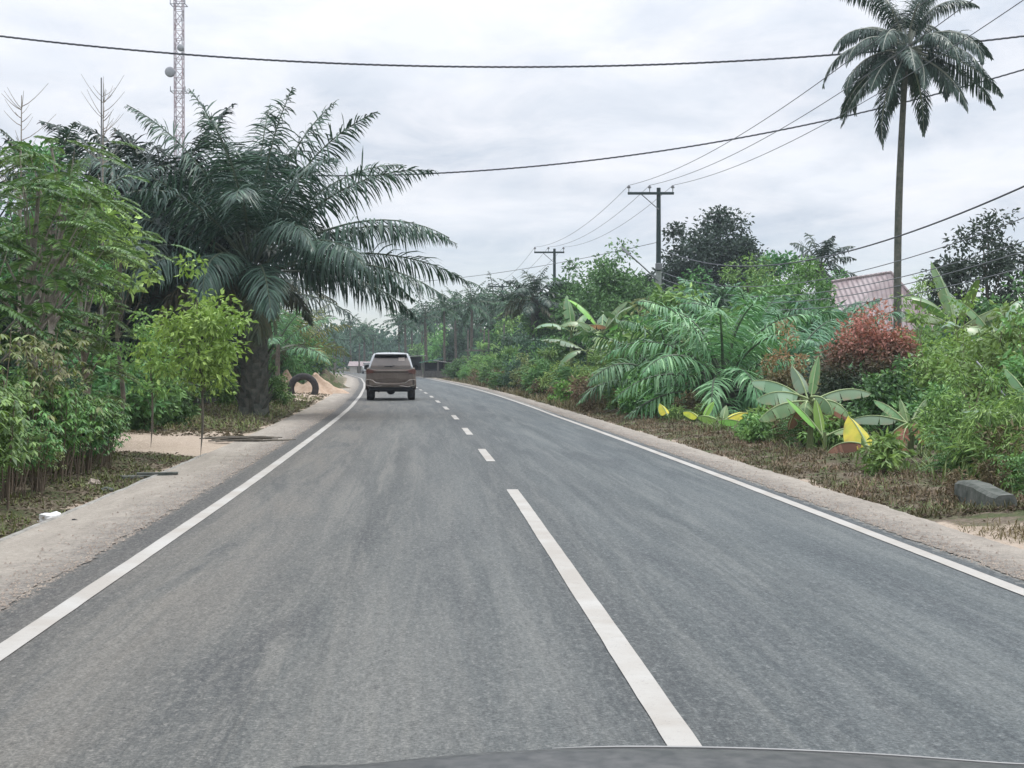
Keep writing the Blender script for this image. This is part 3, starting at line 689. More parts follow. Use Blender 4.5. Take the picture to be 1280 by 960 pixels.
# ------------------------------------------------------------------ generic bushes
def bush_proto(name, mat, h, w, L, W, clumps, per, tint=None, droop=.3, hollow=.3, lump=.4, cat='bush'):
    cen = crown_pts(clumps, w * .9, w * .9, h * 1.05, -.05 * h, lump, hollow); cen[:, 2] = np.maximum(cen[:, 2], .05)
    mb = MB(); limbs(mb, h * .1, .03 * h ** .5, cen, h * .55, nmax=60, sides=5)
    for q in range(len(mb.m)): mb.m[q][:] = 1
    foliage(mb, cen, w * .135 * rng.uniform(.6, 1.4, clumps), per, L, W, tint=tint, droop=droop)
    return tag(mb.build(name, [M[mat], M['twig']]), 'bush', cat)
def fern_proto(name, mat, h, n, L, pairs, ll, lw):
    mb = MB(); a = rng.uniform(0, 6.28, n); pos = np.stack([np.cos(a) * .35 * rng.uniform(0, 1, n) * h, np.sin(a) * .35 * rng.uniform(0, 1, n) * h, rng.uniform(.05, .75, n) * h], -1)
    d = np.stack([np.cos(a), np.sin(a), rng.uniform(.1, 1.0, n)], -1)
    strips(mb, pos * np.array([.03, .03, .05]) - UP * .03, pos - pos * np.array([.03, .03, .05]) + UP * .03, d, np.linalg.norm(pos * np.array([.97, .97, .95]) + UP * .03, axis=1), .012, 1, 0, prof=[1, .8], mat=1)
    pinnate(mb, pos, d, L * rng.uniform(.7, 1.2, n), pairs, ll, lw, .4)
    return tag(mb.build(name, [M[mat], M['stem']]), 'bush', 'bush')
BU = [bush_proto('wild_bush', 'bush', 2.0, 2.2, .18, .085, 50, 62),
      bush_proto('wild_bush', 'bush_light', 1.8, 2.2, .19, .075, 46, 56, droop=.5),
      bush_proto('wild_bush', 'broad', 2.2, 2.3, .2, .10, 50, 62),
      fern_proto('feathery_bush', 'feather', 2.0, 220, .75, 11, .16, .06),
      bush_proto('wild_bush', 'bush', 2.2, 2.0, .22, .07, 34, 60, droop=.6, lump=.55), bush_proto('wild_bush', 'bush_dark', 2.2, 2.2, .18, .085, 46, 60), bush_proto('wild_bush', 'bush_olive', 1.9, 2.0, .2, .08, 40, 56, droop=.5, lump=.5)]
GB = ('low roadside bush in the thick green strip beyond the right shoulder', 'tall bush in the middle of the thick green strip beyond the right shoulder', 'tall bush at the back of the thick green strip on the right')
GG = ('roadside bushes, front row', 'roadside bushes, middle rows', 'roadside bushes, back rows')
for row, (off, sp, y0, y1, s) in enumerate(((1.5, 1.9, 43, 125, .68), (2.8, 2.1, 42, 130, 1.0), (4.4, 2.3, 44, 130, 1.3), (6.4, 2.8, 46, 130, 1.55), (8.8, 3.4, 55, 140, 1.9), (12.0, 4.2, 66, 140, 2.2))):
    y = y0
    while y < y1:
        k = int(rng.choice([0, 0, 1, 2, 3, 3, 4, 5, 6] if row < 3 else [0, 2, 5, 4, 3, 5, 6]))
        x = float(RE(y)) + off + rng.normal() * .5
        q = 0 if row == 0 else (1 if row < 4 else 2)
        if not (row > 2 and abs(y - 66) < 3 and abs(x - 6.4) < 2.5):
            place(k, x, y, s * rng.uniform(.75, 1.25), label=GB[q] if k != 3 else GB[q].replace('bush', 'feathery leaved bush'), group=GG[q], pl=BU)
        y += sp * rng.uniform(.75, 1.25)

WE = [bush_proto('verge_weed', 'bush', .5, .5, .10, .04, 18, 26, lump=.15, hollow=.1), fern_proto('verge_weed', 'feather', .55, 60, .34, 9, .06, .02), bush_proto('verge_weed', 'bush_light', .42, .44, .11, .035, 16, 24, lump=.15, hollow=.1), bush_proto('dry_weed', 'dry', .55, .7, .10, .03, 20, 30, lump=.15, hollow=.1)]
y = 16.
while y < 60:
    k = int(rng.choice([0, 0, 1, 1, 2, 3])); dk = k == 3
    if not (19.3 < y < 24 or 29 < y < 35.5): place(k, float(RE(y)) + rng.uniform(.9, 2.6) + (.9 if y < 18 else 0), y, rng.uniform(.6, 1.3), label='withered brown weed on the right verge' if dk else 'small leafy weed among the dead leaves of the right verge', group='withered weeds of the right verge' if dk else 'weeds of the right verge', pl=WE)
    y += rng.uniform(.25, .7) * (1 + y / 60)
for y in list(np.arange(24.3, 28.8, .42)) + list(np.arange(36, 46, .5)) + list(np.arange(15.5, 19, .4)):
    k = int(rng.choice([0, 0, 1, 2, 2, 3])); place(k, float(RE(y)) + rng.uniform(1.3, 2.4) + (.7 if y < 19 else 0), y, rng.uniform(.8, 1.5), label='withered brown weed on the right verge' if k == 3 else 'small leafy weed among the dead leaves of the right verge', group='withered weeds of the right verge' if k == 3 else 'weeds of the right verge', pl=WE)
for y in np.arange(44, 105, 2.6): place(3, float(RE(y)) + rng.uniform(.5, 1.4), y, rng.uniform(1.0, 1.9), label='withered brown bush at the foot of the far roadside bushes', group='withered bushes along the right shoulder', pl=WE)
for (dx_, y, s_) in ((1.35, 13.6, .55), (1.75, 14.3, .7), (1.9, 15.2, .8), (1.6, 16.2, .7), (2.3, 14.6, .9), (1.15, 15.9, .5), (2.5, 13.4, .8)): place(3, float(RE(y)) + dx_, y, s_, label='withered pinkish brown weed round the culvert headwall', group='withered weeds round the culvert', pl=WE)
# mid trees and skyline trees, right
T = lambda label, px, topy, D, w, mat, **kw: tree(kw.pop('name', 'broadleaf_tree'), label, 'tree', (X(px, D), D, 0), Z(topy, D), w, mat, **kw)
T('large dark round crowned tree standing highest on the right skyline', 903, 268, 88., 6.6, 'broad_dark', leaf=(.26, .14), clumps=120, per=150, base=.3, tr=.25, lump=.3)
T('dark tree left of the large round tree, behind the nearest power pole', 845, 298, 92., 5.2, 'broad_dark', leaf=(.26, .14), clumps=80, per=140, base=.25, tr=.2)
T('broad dark green tree behind the banana clump left of the nearest pole', 768, 322, 84., 5.6, 'broad', leaf=(.26, .13), clumps=95, per=130, base=.2, tr=.2)
T('bushy green tree just right of the second power pole', 715, 338, 98., 5.0, 'broad', leaf=(.28, .14), clumps=80, per=120, base=.2, tr=.2)
T('mid green tree at the right foot of the large round tree', 972, 318, 78., 4.4, 'broad', leaf=(.26, .13), clumps=46, per=110, base=.2, tr=.16)
T('pale green tree in front of the large dark round tree', 935, 318, 66., 3.6, 'bush', leaf=(.2, .09), clumps=40, per=110, base=.2, tr=.14)
T('dark vine hung tree behind the banana clump with a rounded top', 742, 385, 68., 3.0, 'broad_dark', leaf=(.2, .1), clumps=40, per=120, base=.1, tr=.14)
T('dark open crowned tree at the right edge above the banana leaves', 1232, 270, 55., 4.6, 'broad_dark', leaf=(.2, .1), clumps=80, per=80, base=.35, tr=.14, lump=.35, rad=.46)
T('leafy green tree filling the bank between the tall young oil palm and the house roof', 1000, 326, 63., 3.6, 'bush', leaf=(.2, .1), clumps=60, per=100, base=.1, tr=.12)
T('dark green tree left of the house roof, below the shaggy palm head', 1052, 338, 68., 2.6, 'broad', leaf=(.22, .1), clumps=50, per=100, base=.1, tr=.12)
T('green tree standing in the bank right of the nearest pole', 858, 345, 60., 3.4, 'broad', leaf=(.2, .1), clumps=60, per=100, base=.1, tr=.12)
T('green tree in the dip between the oil palms and the coconut trunk', 1045, 352, 60., 3.4, 'broad', leaf=(.22, .1), clumps=40, per=110, base=.1, tr=.12)
T('dark backing tree behind the right edge bananas', 1262, 345, 46., 3.6, 'broad', leaf=(.2, .1), clumps=40, per=110, base=.1, tr=.12)
T('dark backing tree left of the right edge bananas', 1185, 395, 45., 3.0, 'broad', leaf=(.2, .1), clumps=36, per=110, base=.05, tr=.12)

# young oil palms on the right
def yp(label, px, D, h, L, n, mat='palm_young', az=0., e1=.0, pairs=54, lw=.045):
    return oil_palm(label, (X(px, D), D, g(X(px, D), D)), h, L, n, mat, pairs, .62, lw, r0=.28, az=az, e1=e1, name='young_oil_palm', e0=1.4, bend=1.35)
yp('wide young oil palm whose fronds arch over the right verge', 905, 38.5, .9, 3.3, 30, az=.3, e1=-.1)
yp('young oil palm left of the wide arching one, nearest the roadside bushes', 838, 43., .7, 2.9, 24, az=1.1, e1=-.1)
yp('upright young oil palm behind the wide arching one', 940, 46., 1.5, 3.3, 26, az=2.)
yp('young oil palm behind the red tipped shrub', 1035, 46., 1.3, 3.2, 24, az=.7)
yp('young oil palm between the arching palm and the red tipped shrub', 985, 41., .8, 2.8, 22, az=1.7, e1=-.1)
yp('tall young oil palm below the large dark round tree', 890, 56., 2.2, 3.4, 22, az=2.7)
D = 85.; oil_palm('shaggy palm showing its dark head on the skyline left of the coconut palm', (X(1025, D), D, 0), Z(325, D) - .3, 2.3, 18, 'palm_dark', 26, .6, .08, r0=.22, name='skyline_palm')
D = 96.; oil_palm('small shaggy palm head beside the second power pole', (X(668, D), D, 0), Z(365, D) - .4, 2.4, 20, 'palm', 26, .6, .08, r0=.22, name='skyline_palm')

# shrubs in front of the house
redt = lambda p: np.clip(smooth(1.0, 2.2, p[:, 2]) * rng.uniform(.3, 1.3, len(p)), 0, 1)
D = 31.; o = bush_proto('red_tip_shrub', 'redtip', 2.42, 1.95, .10, .05, 150, 95, redt, hollow=.55, lump=.14, droop=.1, cat='shrub')
o.location = (X(1084, D), D, 0); tag(o, 'rounded shrub with red new leaves over dark green, right of the bananas', 'shrub')
D = 30.; o = bush_proto('brown_tip_shrub', 'redtop', 1.85, 1.1, .09, .04, 36, 60, lambda p: np.clip(smooth(.9, 1.7, p[:, 2]) * rng.uniform(.2, 1.3, len(p)), 0, 1), droop=.1, cat='shrub')
o.location = (X(985, D), D, 0); tag(o, 'small shrub with orange brown tips behind the front banana plant', 'shrub')
def single_bush(px, D, h, w, mat, label, L=.13, W=.062, clumps=48, per=52, droop=.4, name='wild_bush', lump=.45):
    o = bush_proto(name, mat, h, w, L, W, clumps, per, droop=droop, lump=lump); o.location = (X(px, D), D, g(X(px, D), D)); return tag(o, label, 'bush')
single_bush(1160, 27., 1.95, 1.5, 'bush_light', 'pale yellowish green bush right of the red tipped shrub')
single_bush(1245, 26., 2.2, 1.8, 'bush_light', 'light green bush at the right edge below the bananas', .16, .07, 44, 46)
single_bush(1290, 24., 2.0, 1.6, 'bush', 'darker green bush cut off by the right edge of the view', .11)
single_bush(1205, 32., 2.6, 1.9, 'lime', 'bright green bush beneath the tall banana leaves', .12, clumps=40, per=50)
single_bush(1140, 36., 3.1, 1.7, 'bush', 'loose feathery bush in front of the red roof', .14, .035, 36, 70, .6)
single_bush(1215, 20.5, 1.25, 1.5, 'bush', 'green weedy bush behind the culvert slab', .10, .03, 40, 90, .5)
single_bush(1110, 26., 1.35, 1.3, 'broad', 'dark green bush below the red tipped shrub', .1)
single_bush(1060, 35., 1.5, 1.6, 'broad', 'dark green bush behind the front banana plant', .1)
single_bush(1262, 18., 1.0, 1.3, 'bush', 'grassy weedy bush at the right edge above the sandy drive', .16, .022, 36, 90, .5)
single_bush(1170, 24., 1.1, 1.2, 'broad', 'dark low bush between the banana clump and the culvert', .1)
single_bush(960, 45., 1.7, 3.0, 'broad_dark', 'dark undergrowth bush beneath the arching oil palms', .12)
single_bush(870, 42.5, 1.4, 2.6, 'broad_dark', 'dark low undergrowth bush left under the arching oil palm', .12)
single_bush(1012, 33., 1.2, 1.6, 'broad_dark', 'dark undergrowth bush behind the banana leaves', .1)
single_bush(800, 39.5, 1.0, 1.3, 'bush', 'fresh green bush at the left foot of the arching oil palm', .1)
single_bush(705, 50., .75, .8, 'lime', 'small lime green bush at the edge of the right shoulder', .12, clumps=22, per=50)

# ------------------------------------------------------------------ bananas and broad leaved plants
def banana_leaf(parent, base, az, elev, L, W, bend, mat, torn=.5, fold=.5, name='leaf', petiole=.18, roll=0.):
    mb = MB(); n = 18; s = np.linspace(0, 1, n); ang = elev - bend * s ** 1.5
    h = np.array([math.cos(az), math.sin(az), 0]); d = np.cos(ang)[:, None] * h + np.sin(ang)[:, None] * UP
    pts = base + np.concatenate([[np.zeros(3)], np.cumsum(d[:-1] * L / (n - 1), 0)])
    sd0 = np.array([-h[1], h[0], 0]); nr0 = np.cross(d, sd0); side = sd0 * math.cos(roll) + nr0.mean(0) * math.sin(roll); nr = unit(np.cross(d, side))
    w = W * .5 * np.where(s < petiole, 0.03, np.clip(np.sin(PI * np.clip((s - petiole) / (1 - petiole), 0, 1) ** .8) ** .55, .02, 1))
    for sg in (-1, 1):
        fl = fold * rng.uniform(.6, 1.5)
        k = 0
        while k < n - 1:
            e = k + 1
            while e < n - 1 and rng.random() > torn * .6: e += 1
            ks = np.arange(k, e + 1); tw = rng.normal() * .22 * torn
            t = np.array([0, .35, .7, 1.0])
            sag = (fl + tw)
            out = side * sg * math.cos(sag) - (UP * .6 + nr[ks].mean(0) * .4) * math.sin(sag)
            V = pts[ks][:, None] + w[ks][:, None, None] * t[None, :, None] * out - UP * (w[ks][:, None] * .22 * t[None] ** 2)[..., None]
            if len(ks) > 1 and torn > 0:
                mid = V.mean(0, keepdims=True); V = V + (mid - V) * (np.array([0, .06, .17, .32]) * torn)[None, :, None]
            q = len(ks); i = np.arange(q - 1)[:, None] * 4; j = np.arange(3)[None]
            f = np.stack([i + j, i + j + 1, i + 4 + j + 1, i + 4 + j], -1).reshape(-1, 4)
            tv = np.zeros(V.shape[:2]); tv[:, 3] = np.clip(rng.normal(.25, .35, len(ks)), 0, 1) * (torn > .05); tv[:, 2] = tv[:, 3] * .25
            mb.add(V, f if sg > 0 else f[:, ::-1], 0, tv.ravel()); k = e
    tube(mb, pts + nr * .006, np.linspace(.022, .004, n) * (W / .5) ** .5, 5, 1)
    return mb.build(name, [M[mat], M['midrib']], parent, True)
def banana(label, loc, h, specs, r=.09, group=None, name='banana_plant', roll=0.):
    root = thing(name, label, 'banana plant', loc, 0, group)
    mb = MB(); z = np.linspace(-.1, h, 8); tube(mb, np.stack([.03 * np.sin(z * 2), 0 * z, z], -1), np.linspace(r, r * .45, 8), 8); mb.build('stem', M['stem'], root, True)
    for sp in specs:
        az, el, L, W, bend, mat = sp[:6]; torn = sp[6] if len(sp) > 6 else .4
        banana_leaf(root, np.array([math.cos(az) * .04, math.sin(az) * .04, h - .12 * rng.random()]), az, el, L, W, bend, mat, torn, name='leaf' if 'dead' not in mat else 'dead_leaf', roll=roll * math.cos(az))
    return root
R_ = math.radians
D = 23.5; bx = X(1012, D)
banana('front banana plant with broad pale leaves left of the red tipped shrub', (bx, D, g(bx, D)), .86, [
    (R_(172), .72, .95, .36, 1.0, 'banana_pale', .3), (R_(188), .38, .85, .34, 1.1, 'banana_pale', .4), (R_(203), .02, .95, .34, .9, 'banana', .5), (R_(120), 1.15, .66, .28, .6, 'banana_pale', .3), (R_(55), 1.3, .80, .18, .3, 'banana', .2),
    (R_(8), .50, 1.0, .30, 1.0, 'banana_pale', .5), (R_(-30), .15, .7, .28, 1.5, 'banana', .7), (R_(-110), .25, .55, .32, 1.7, 'banana', .5), (R_(-60), .1, .6, .30, 1.6, 'banana', .6), (R_(25), -.15, .85, .26, .9, 'banana_dead', .8), (R_(-150), -.5, .6, .24, 1.0, 'banana_dead', .8)], .06, roll=.55)
D = 22.8; bx = X(1030, D)
banana('small fresh banana sucker with bright green leaves in front of the front banana plant', (bx, D, g(bx, D)), .32, [(R_(165), .95, .75, .22, .4, 'banana_lime', 0), (R_(100), 1.2, .65, .18, .3, 'banana_lime', 0), (R_(-10), .5, .6, .2, .9, 'banana', .1)], .045)
D = 21.5; bx = X(1138, D)
banana('second banana plant with one long leaf reaching right, behind the yellow leaf', (bx, D, g(bx, D)), .55, [
    (R_(10), .52, .95, .24, .8, 'banana_pale', .2), (R_(-15), .15, .7, .22, .9, 'banana', .4), (R_(168), .35, .85, .24, .9, 'banana_pale', .4), (R_(110), 1.2, .45, .16, .3, 'banana', .2), (R_(150), .85, .6, .2, .7, 'banana', .3), (R_(40), 1.0, .5, .18, .6, 'banana', .3),
    (R_(200), -.3, .55, .22, 1.4, 'banana_dead', .8), (R_(-70), -.4, .5, .22, 1.2, 'banana_dead', .8), (R_(-40), -.3, .5, .2, 1.3, 'banana_dead', .8), (R_(-120), -.2, .5, .2, 1.4, 'banana_dead', .8)], .06, roll=.6)
D = 20.6; bx = X(1090, D)
banana('low plant with one large bright yellow leaf and withered brown leaves', (bx, D, g(bx, D)), .28, [(R_(125), 1.05, .62, .48, .42, 'banana_yellow', .12), (R_(185), .35, .62, .24, 1.3, 'banana_dead', .5), (R_(-80), -.1, .42, .3, 1.0, 'banana', .2), (R_(-10), .5, .5, .22, 1.5, 'banana_dead', .6)], .04, roll=.5)
# yellow leaved plants on the verge
for (px, D, lab, sp) in ((836, 34.5, 'small plant with a single round yellow leaf near the shoulder', [(R_(120), .9, .42, .26, .5, 'banana_yellow', 0)]),
                         (877, 33.2, 'low plant with one cream yellow drooping leaf beside the dry grass', [(R_(150), .8, .45, .22, 1.2, 'banana_yellow', 0), (R_(30), 1.1, .5, .16, .5, 'banana_lime', 0)]),
                         (903, 31.8, 'spread of yellow and green leaves lying low on the verge', [(R_(20), .5, .6, .24, .6, 'banana_yellow', 0), (R_(165), .5, .5, .22, .8, 'banana_lime', 0), (R_(-60), .1, .45, .2, .5, 'banana_yellow', 0), (R_(70), .9, .5, .2, .5, 'banana', 0)]),
                         (930, 31.2, 'low plant with three bright yellow leaves pointing right', [(R_(10), .35, .62, .26, .4, 'banana_yellow', 0), (R_(40), .6, .5, .22, .5, 'banana_yellow', 0), (R_(175), .3, .5, .2, .7, 'banana_lime', 0), (R_(-30), .2, .4, .2, .8, 'banana_dead', .4)])):
    banana(lab, (X(px, D), D, g(X(px, D), D)), .2, sp, .025, name='yellow_leaf_plant', roll=.9)
# banana clump left of the nearest pole, tall bananas at the right edge
def rnd_specs(n, L, W, mats, e0=1.25, e1=.2, bend=1.0, torn=.6, a0=0):
    return [(a0 + k * 2.4 + rng.normal() * .2, e0 + (e1 - e0) * k / max(1, n - 1), L * rng.uniform(.8, 1.1), W * rng.uniform(.8, 1.1), bend * rng.uniform(.6, 1.4), mats[k % len(mats)], torn) for k in range(n)]
D = 60.
banana('tall banana plant with upright torn leaves left of the nearest power pole', (X(752, D), D, 0), 2.6, rnd_specs(8, 2.0, .55, ['banana', 'banana_lime', 'banana_pale', 'banana'], a0=.3), .13)
D = 57.; banana('banana plant with drooping silvery leaves in the roadside bushes', (X(735, D), D, 0), 1.9, rnd_specs(8, 1.9, .5, ['banana_pale', 'banana_pale', 'banana', 'banana_pale'], 1.1, -.1, 1.4, .9, 2.), .12)
D = 60.; banana('banana plant with a drooping brown leaf beside the vine hung tree', (X(715, D), D, 0), 2.7, [(R_(0), .5, 1.5, .45, 1.1, 'banana_dead', .8), (R_(190), .6, 1.6, .5, 1.4, 'banana_pale', .8), (R_(100), 1.2, 1.8, .5, .5, 'banana', .6), (R_(60), .9, 1.5, .5, 1.0, 'banana', .6)], .12)
D = 56.; banana('banana plant with long grey leaves hanging at the foot of the nearest pole', (X(800, D), D, 0), 2.0, rnd_specs(9, 2.0, .5, ['banana_pale', 'banana_pale', 'banana_pale', 'banana'], 1.2, -.2, 1.3, 1.0, 1.), .12)
D = 38.
banana('tall banana plant with broad upright leaves at the right edge', (X(1195, D), D, 0), 2.3, rnd_specs(9, 1.75, .52, ['banana', 'banana', 'banana_pale', 'banana'], 1.35, .0, .8, .4, 2.6), .13)
banana('banana plant with spreading leaves farthest right under the dark tree', (X(1245, 37.), 37., 0), 2.1, rnd_specs(8, 1.7, .48, ['banana_pale', 'banana', 'banana'], 1.2, -.1, 1.0, .6, .5), .12)
D = 33.; banana('small banana plant half hidden behind the pale yellowish bush', (X(1165, D), D, 0), 1.2, rnd_specs(6, 1.2, .36, ['banana', 'banana_pale'], 1.1, .0, 1.0, .5, 1.), .09)
D = 19.5; banana('pale banana leaf leaning in at the right edge', (X(1300, D), D, 0), .75, [(R_(175), .25, .95, .2, .45, 'banana_pale', .1), (R_(120), 1.0, .8, .22, .5, 'banana', .2)], .05)
# ------------------------------------------------------------------ understorey, left and far
LU = [bush_proto('understorey_tree', 'broad_dark', 3.2, 3.4, .2, .1, 60, 90), bush_proto('understorey_tree', 'broad', 2.8, 3.2, .2, .09, 54, 80)]  # dark copy carries the understorey shade in its leaf colour
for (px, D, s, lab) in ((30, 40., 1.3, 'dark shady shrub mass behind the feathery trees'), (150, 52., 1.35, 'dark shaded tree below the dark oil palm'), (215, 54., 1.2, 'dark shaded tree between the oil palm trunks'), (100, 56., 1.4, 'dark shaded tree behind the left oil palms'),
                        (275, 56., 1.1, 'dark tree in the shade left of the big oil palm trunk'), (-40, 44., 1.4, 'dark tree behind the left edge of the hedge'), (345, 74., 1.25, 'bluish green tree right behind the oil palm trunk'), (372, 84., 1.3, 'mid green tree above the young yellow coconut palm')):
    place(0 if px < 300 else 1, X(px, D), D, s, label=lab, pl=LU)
for (px, D, s, lab) in ((180, 31., .75, 'low dark bush between the hedge and the sandy drive'), (215, 33., .6, 'low green bush at the far side of the sandy drive'), (130, 30., .8, 'dark green bush behind the hedge top'), (70, 29., .9, 'bush in the shade of the feathery trees'), (285, 46., .55, 'bush left of the big oil palm trunk'), (342, 50., .55, 'bright bush right of the big oil palm trunk')):
    place(2 if px < 280 else 0, X(px, D), D, s, label=lab, group=None, pl=BU)

# grove of coconut palms in the distance
def grove_palm(h, L, n, mat):
    root = thing('grove_palm', 'coconut palm in the crowded distant grove right of the road', 'palm', (0, 0, 0), 0, 'palms of the distant grove')
    mb = MB(); z = np.linspace(-.3, h, 8); tube(mb, np.stack([.25 * np.sin(z / h * 2), 0 * z, z], -1), np.linspace(.2, .13, 8), 6); mb.build('trunk', M['bark'], root)
    mb = MB()
    for k in range(n):
        f = k / (n - 1); az = k * 2.39996; frond(mb, np.array([.25 * math.sin(2), 0, h]), az, 1.4 - 1.9 * f, L * rng.uniform(.85, 1.15), 1.0, 16, .62, .15, 2, 1.2, .12, rr=.06)
    mb.build('crown', [M[mat], M['rachis']], root); return root
GP = [grove_palm(8.0, 3.3, 15, 'far'), grove_palm(9.5, 3.1, 16, 'far'), grove_palm(6.5, 3.4, 14, 'far')]
sky_px = np.array([490, 500, 520, 545, 580, 600, 622, 640, 655, 690]); sky_py = np.array([402, 388, 376, 372, 366, 362, 358, 358, 362, 360])
for D, n in ((150., 9), (180., 12), (215., 12), (250., 10)):
    for k in range(n):
        px = 500 + (190 * (k + rng.uniform(.1, .9)) / n) if D < 245 else 487 + 180 * (k + rng.uniform(.1, .9)) / n
        if X(px, D) < float(RE(D)) + 5: continue
        top = Z(float(np.interp(px, sky_px, sky_py)) + rng.uniform(2, 24 if D < 200 else 16), D); kk = int(rng.integers(0, 3)); hh = (8.0, 9.5, 6.5)[kk] + 2.0
        place(kk, X(px, D), D + rng.uniform(-8, 8), top / hh, pl=GP, z=0)
for (px, py, D) in ((587, 362, 138.), (556, 372, 142.), (617, 359, 150.), (652, 357, 135.), (571, 368, 150.), (534, 378, 160.), (508, 384, 175.), (638, 366, 130.)):
    kk = int(rng.integers(0, 3)); place(kk, X(px, D), D, Z(py, D) / ((8.0, 9.5, 6.5)[kk] + 1.6), pl=GP, z=0)
GT = [bush_proto('grove_tree', 'far', 5.0, 5.5, .42, .2, 50, 80), bush_proto('grove_tree', 'bush', 4.5, 5.0, .4, .2, 46, 70)]
for k in range(46):
    D = rng.uniform(125, 240); px = rng.uniform(505, 700); x = X(px, D)
    if x < float(RE(D)) + 4.5: x = float(RE(D)) + rng.uniform(4.5, 9)
    place(int(rng.integers(0, 2)), x, D, rng.uniform(.6, 1.15), label='bushy tree at the foot of the distant palm grove', group='bushes under the distant grove', pl=GT, z=0)
for k in range(30):
    D = rng.uniform(95, 235); x = float(LE(D)) - rng.uniform(4.0, 22)
    place(int(rng.integers(0, 2)), x, D, rng.uniform(.5, .95) * (1 if x > LE(D) - 9 else 1.3), label='bushy tree lining the left side of the distant bend', group='bushes along the left of the bend', pl=GT, z=0)
for k in range(10):
    D = rng.uniform(190, 260); px = rng.uniform(395, 470)
    place(int(rng.integers(0, 3)), X(px, D) , D, rng.uniform(.55, .8), label='small coconut palm on the left of the distant bend', group='palms left of the bend', pl=GP, z=0)

def far_wood():
    mb = MB(); cs = []
    for k in range(420):
        D = rng.uniform(262, 330); x = rng.uniform(-110, 110)
        cs.append((x, D, rng.uniform(6, 9.5), rng.uniform(6, 9)))
    for k in range(170): cs.append((rng.uniform(-120, -34), rng.uniform(30, 260), rng.uniform(4, 5.5), rng.uniform(5, 8)))
    for k in range(170): cs.append((rng.uniform(34, 120), rng.uniform(40, 260), rng.uniform(5, 7), rng.uniform(5, 8)))
    for (x, D, h, w) in cs:
        n = 150; u = rand_dirs(n); u[:, 2] = np.abs(u[:, 2]) * 1.0
        pos = np.array([x, D, h * .25]) + u * rng.uniform(.55, 1.1, (n, 1)) * np.array([w / 2, w / 2, h * .75]) - UP * (h * .2 * rng.random((n, 1)))
        leaves(mb, pos, u + .8 * rng.normal(size=(n, 3)), UP + rng.normal(size=(n, 3)), rng.uniform(.7, 1.5, n), rng.uniform(.35, .8, n))
    return mb.build('distant_wood', M['far'])
tag(far_wood(), 'dense hazy green wood closing off the far end of the road', 'wood', kind='stuff')

# ------------------------------------------------------------------ ground cover
def scatter(n, xf0, xf1, y0, y1, power=1.6):
    y = y0 + (y1 - y0) * rng.uniform(0, 1, n) ** power; t = rng.uniform(0, 1, n)
    x = xf0(y) + (xf1(y) - xf0(y)) * t
    return x, y
def tufts(name, mat, x, y, per, h, w, label, cat, lean=.6):
    n = len(x); xx = np.repeat(x, per) + rng.normal(size=n * per) * .05; yy = np.repeat(y, per) + rng.normal(size=n * per) * .05
    pos = np.stack([xx, yy, gz(xx, yy) - .01], -1); a = rng.uniform(0, 6.28, n * per); l = lean * rng.uniform(.1, 1.3, n * per)
    d = np.stack([np.cos(a) * l, np.sin(a) * l, np.ones(n * per)], -1)
    mb = MB(); strips(mb, pos, d, np.stack([np.cos(a), np.sin(a), 0 * a], -1), h * rng.uniform(.4, 1.3, n * per), w, 3, .9)
    return tag(mb.build(name, M[mat]), label, cat, kind='stuff')
x, y = scatter(2600, lambda y: RE(y) + .02, lambda y: RE(y) + 1.7, 14, 45, 1.3)
k = ~((y < 14.0) & (y > 9)) & (nz(x, y, 1.9, 5) > -.25); tufts('dry_grass', 'dry', x[k], y[k], 14, .10, .012, 'brown dry grass on the verge beyond the right shoulder', 'dry grass', 1.3)
x, y = scatter(2000, lambda y: RE(y) + .02, lambda y: RE(y) + 2.2, 45, 130, 1.2)
tufts('dry_grass', 'dry', x, y, 8, .32, .03, 'taller tan dry grass fringing the far right shoulder', 'dry grass', .8)
x, y = scatter(900, lambda y: RE(y) + .1, lambda y: RE(y) + 2.2, 14.5, 45, 1.2)
k = nz(x, y, 1.4, 8) > .15; tufts('grass', 'grass', x[k], y[k], 11, .09, .009, 'short green grass patches in the dead litter of the right verge', 'grass', 1.1)
x, y = scatter(170, lambda y: RE(y) + 1.3, lambda y: RE(y) + 3.2, 14.5, 44, 1.2)
tufts('grass', 'grass', x, y, 10, .30, .014, 'green weeds and grass among the plants on the right verge', 'grass')
x, y = scatter(60, lambda y: RE(y) + 1.9, lambda y: RE(y) + 3.0, 15.5, 20, 1.)
tufts('grass', 'grass', x, y, 14, .55, .012, 'long green grass behind the culvert slab', 'grass')
x, y = scatter(1500, lambda y: LE(y) - 1.6, lambda y: LE(y) - .12, 7, 22.5, 1.)
k = nz(x, y, 1.6, 3) > -.1; tufts('grass', 'grass', x[k], y[k], 9, .10, .010, 'short patchy grass between the hedge and the left shoulder', 'grass', 1.0)
x, y = scatter(2200, lambda y: LE(y) - 4, lambda y: LE(y) - .25, 31, 100, 1.2)
k = ~((y > 52) & (y < 80) & (x > LE(y) - 4.0) & (nz(x, y, .8) > -.2)); tufts('dry_grass', 'dry', x[k], y[k], 7, .12, .014, 'dry grass on the left verge past the sandy drive', 'dry grass', .9)
x, y = scatter(500, lambda y: LE(y) - 3.2, lambda y: LE(y) - .2, 31, 60, 1.2)
tufts('grass', 'grass', x, y, 8, .2, .016, 'green grass tufts round the oil palm foot', 'grass', .9)
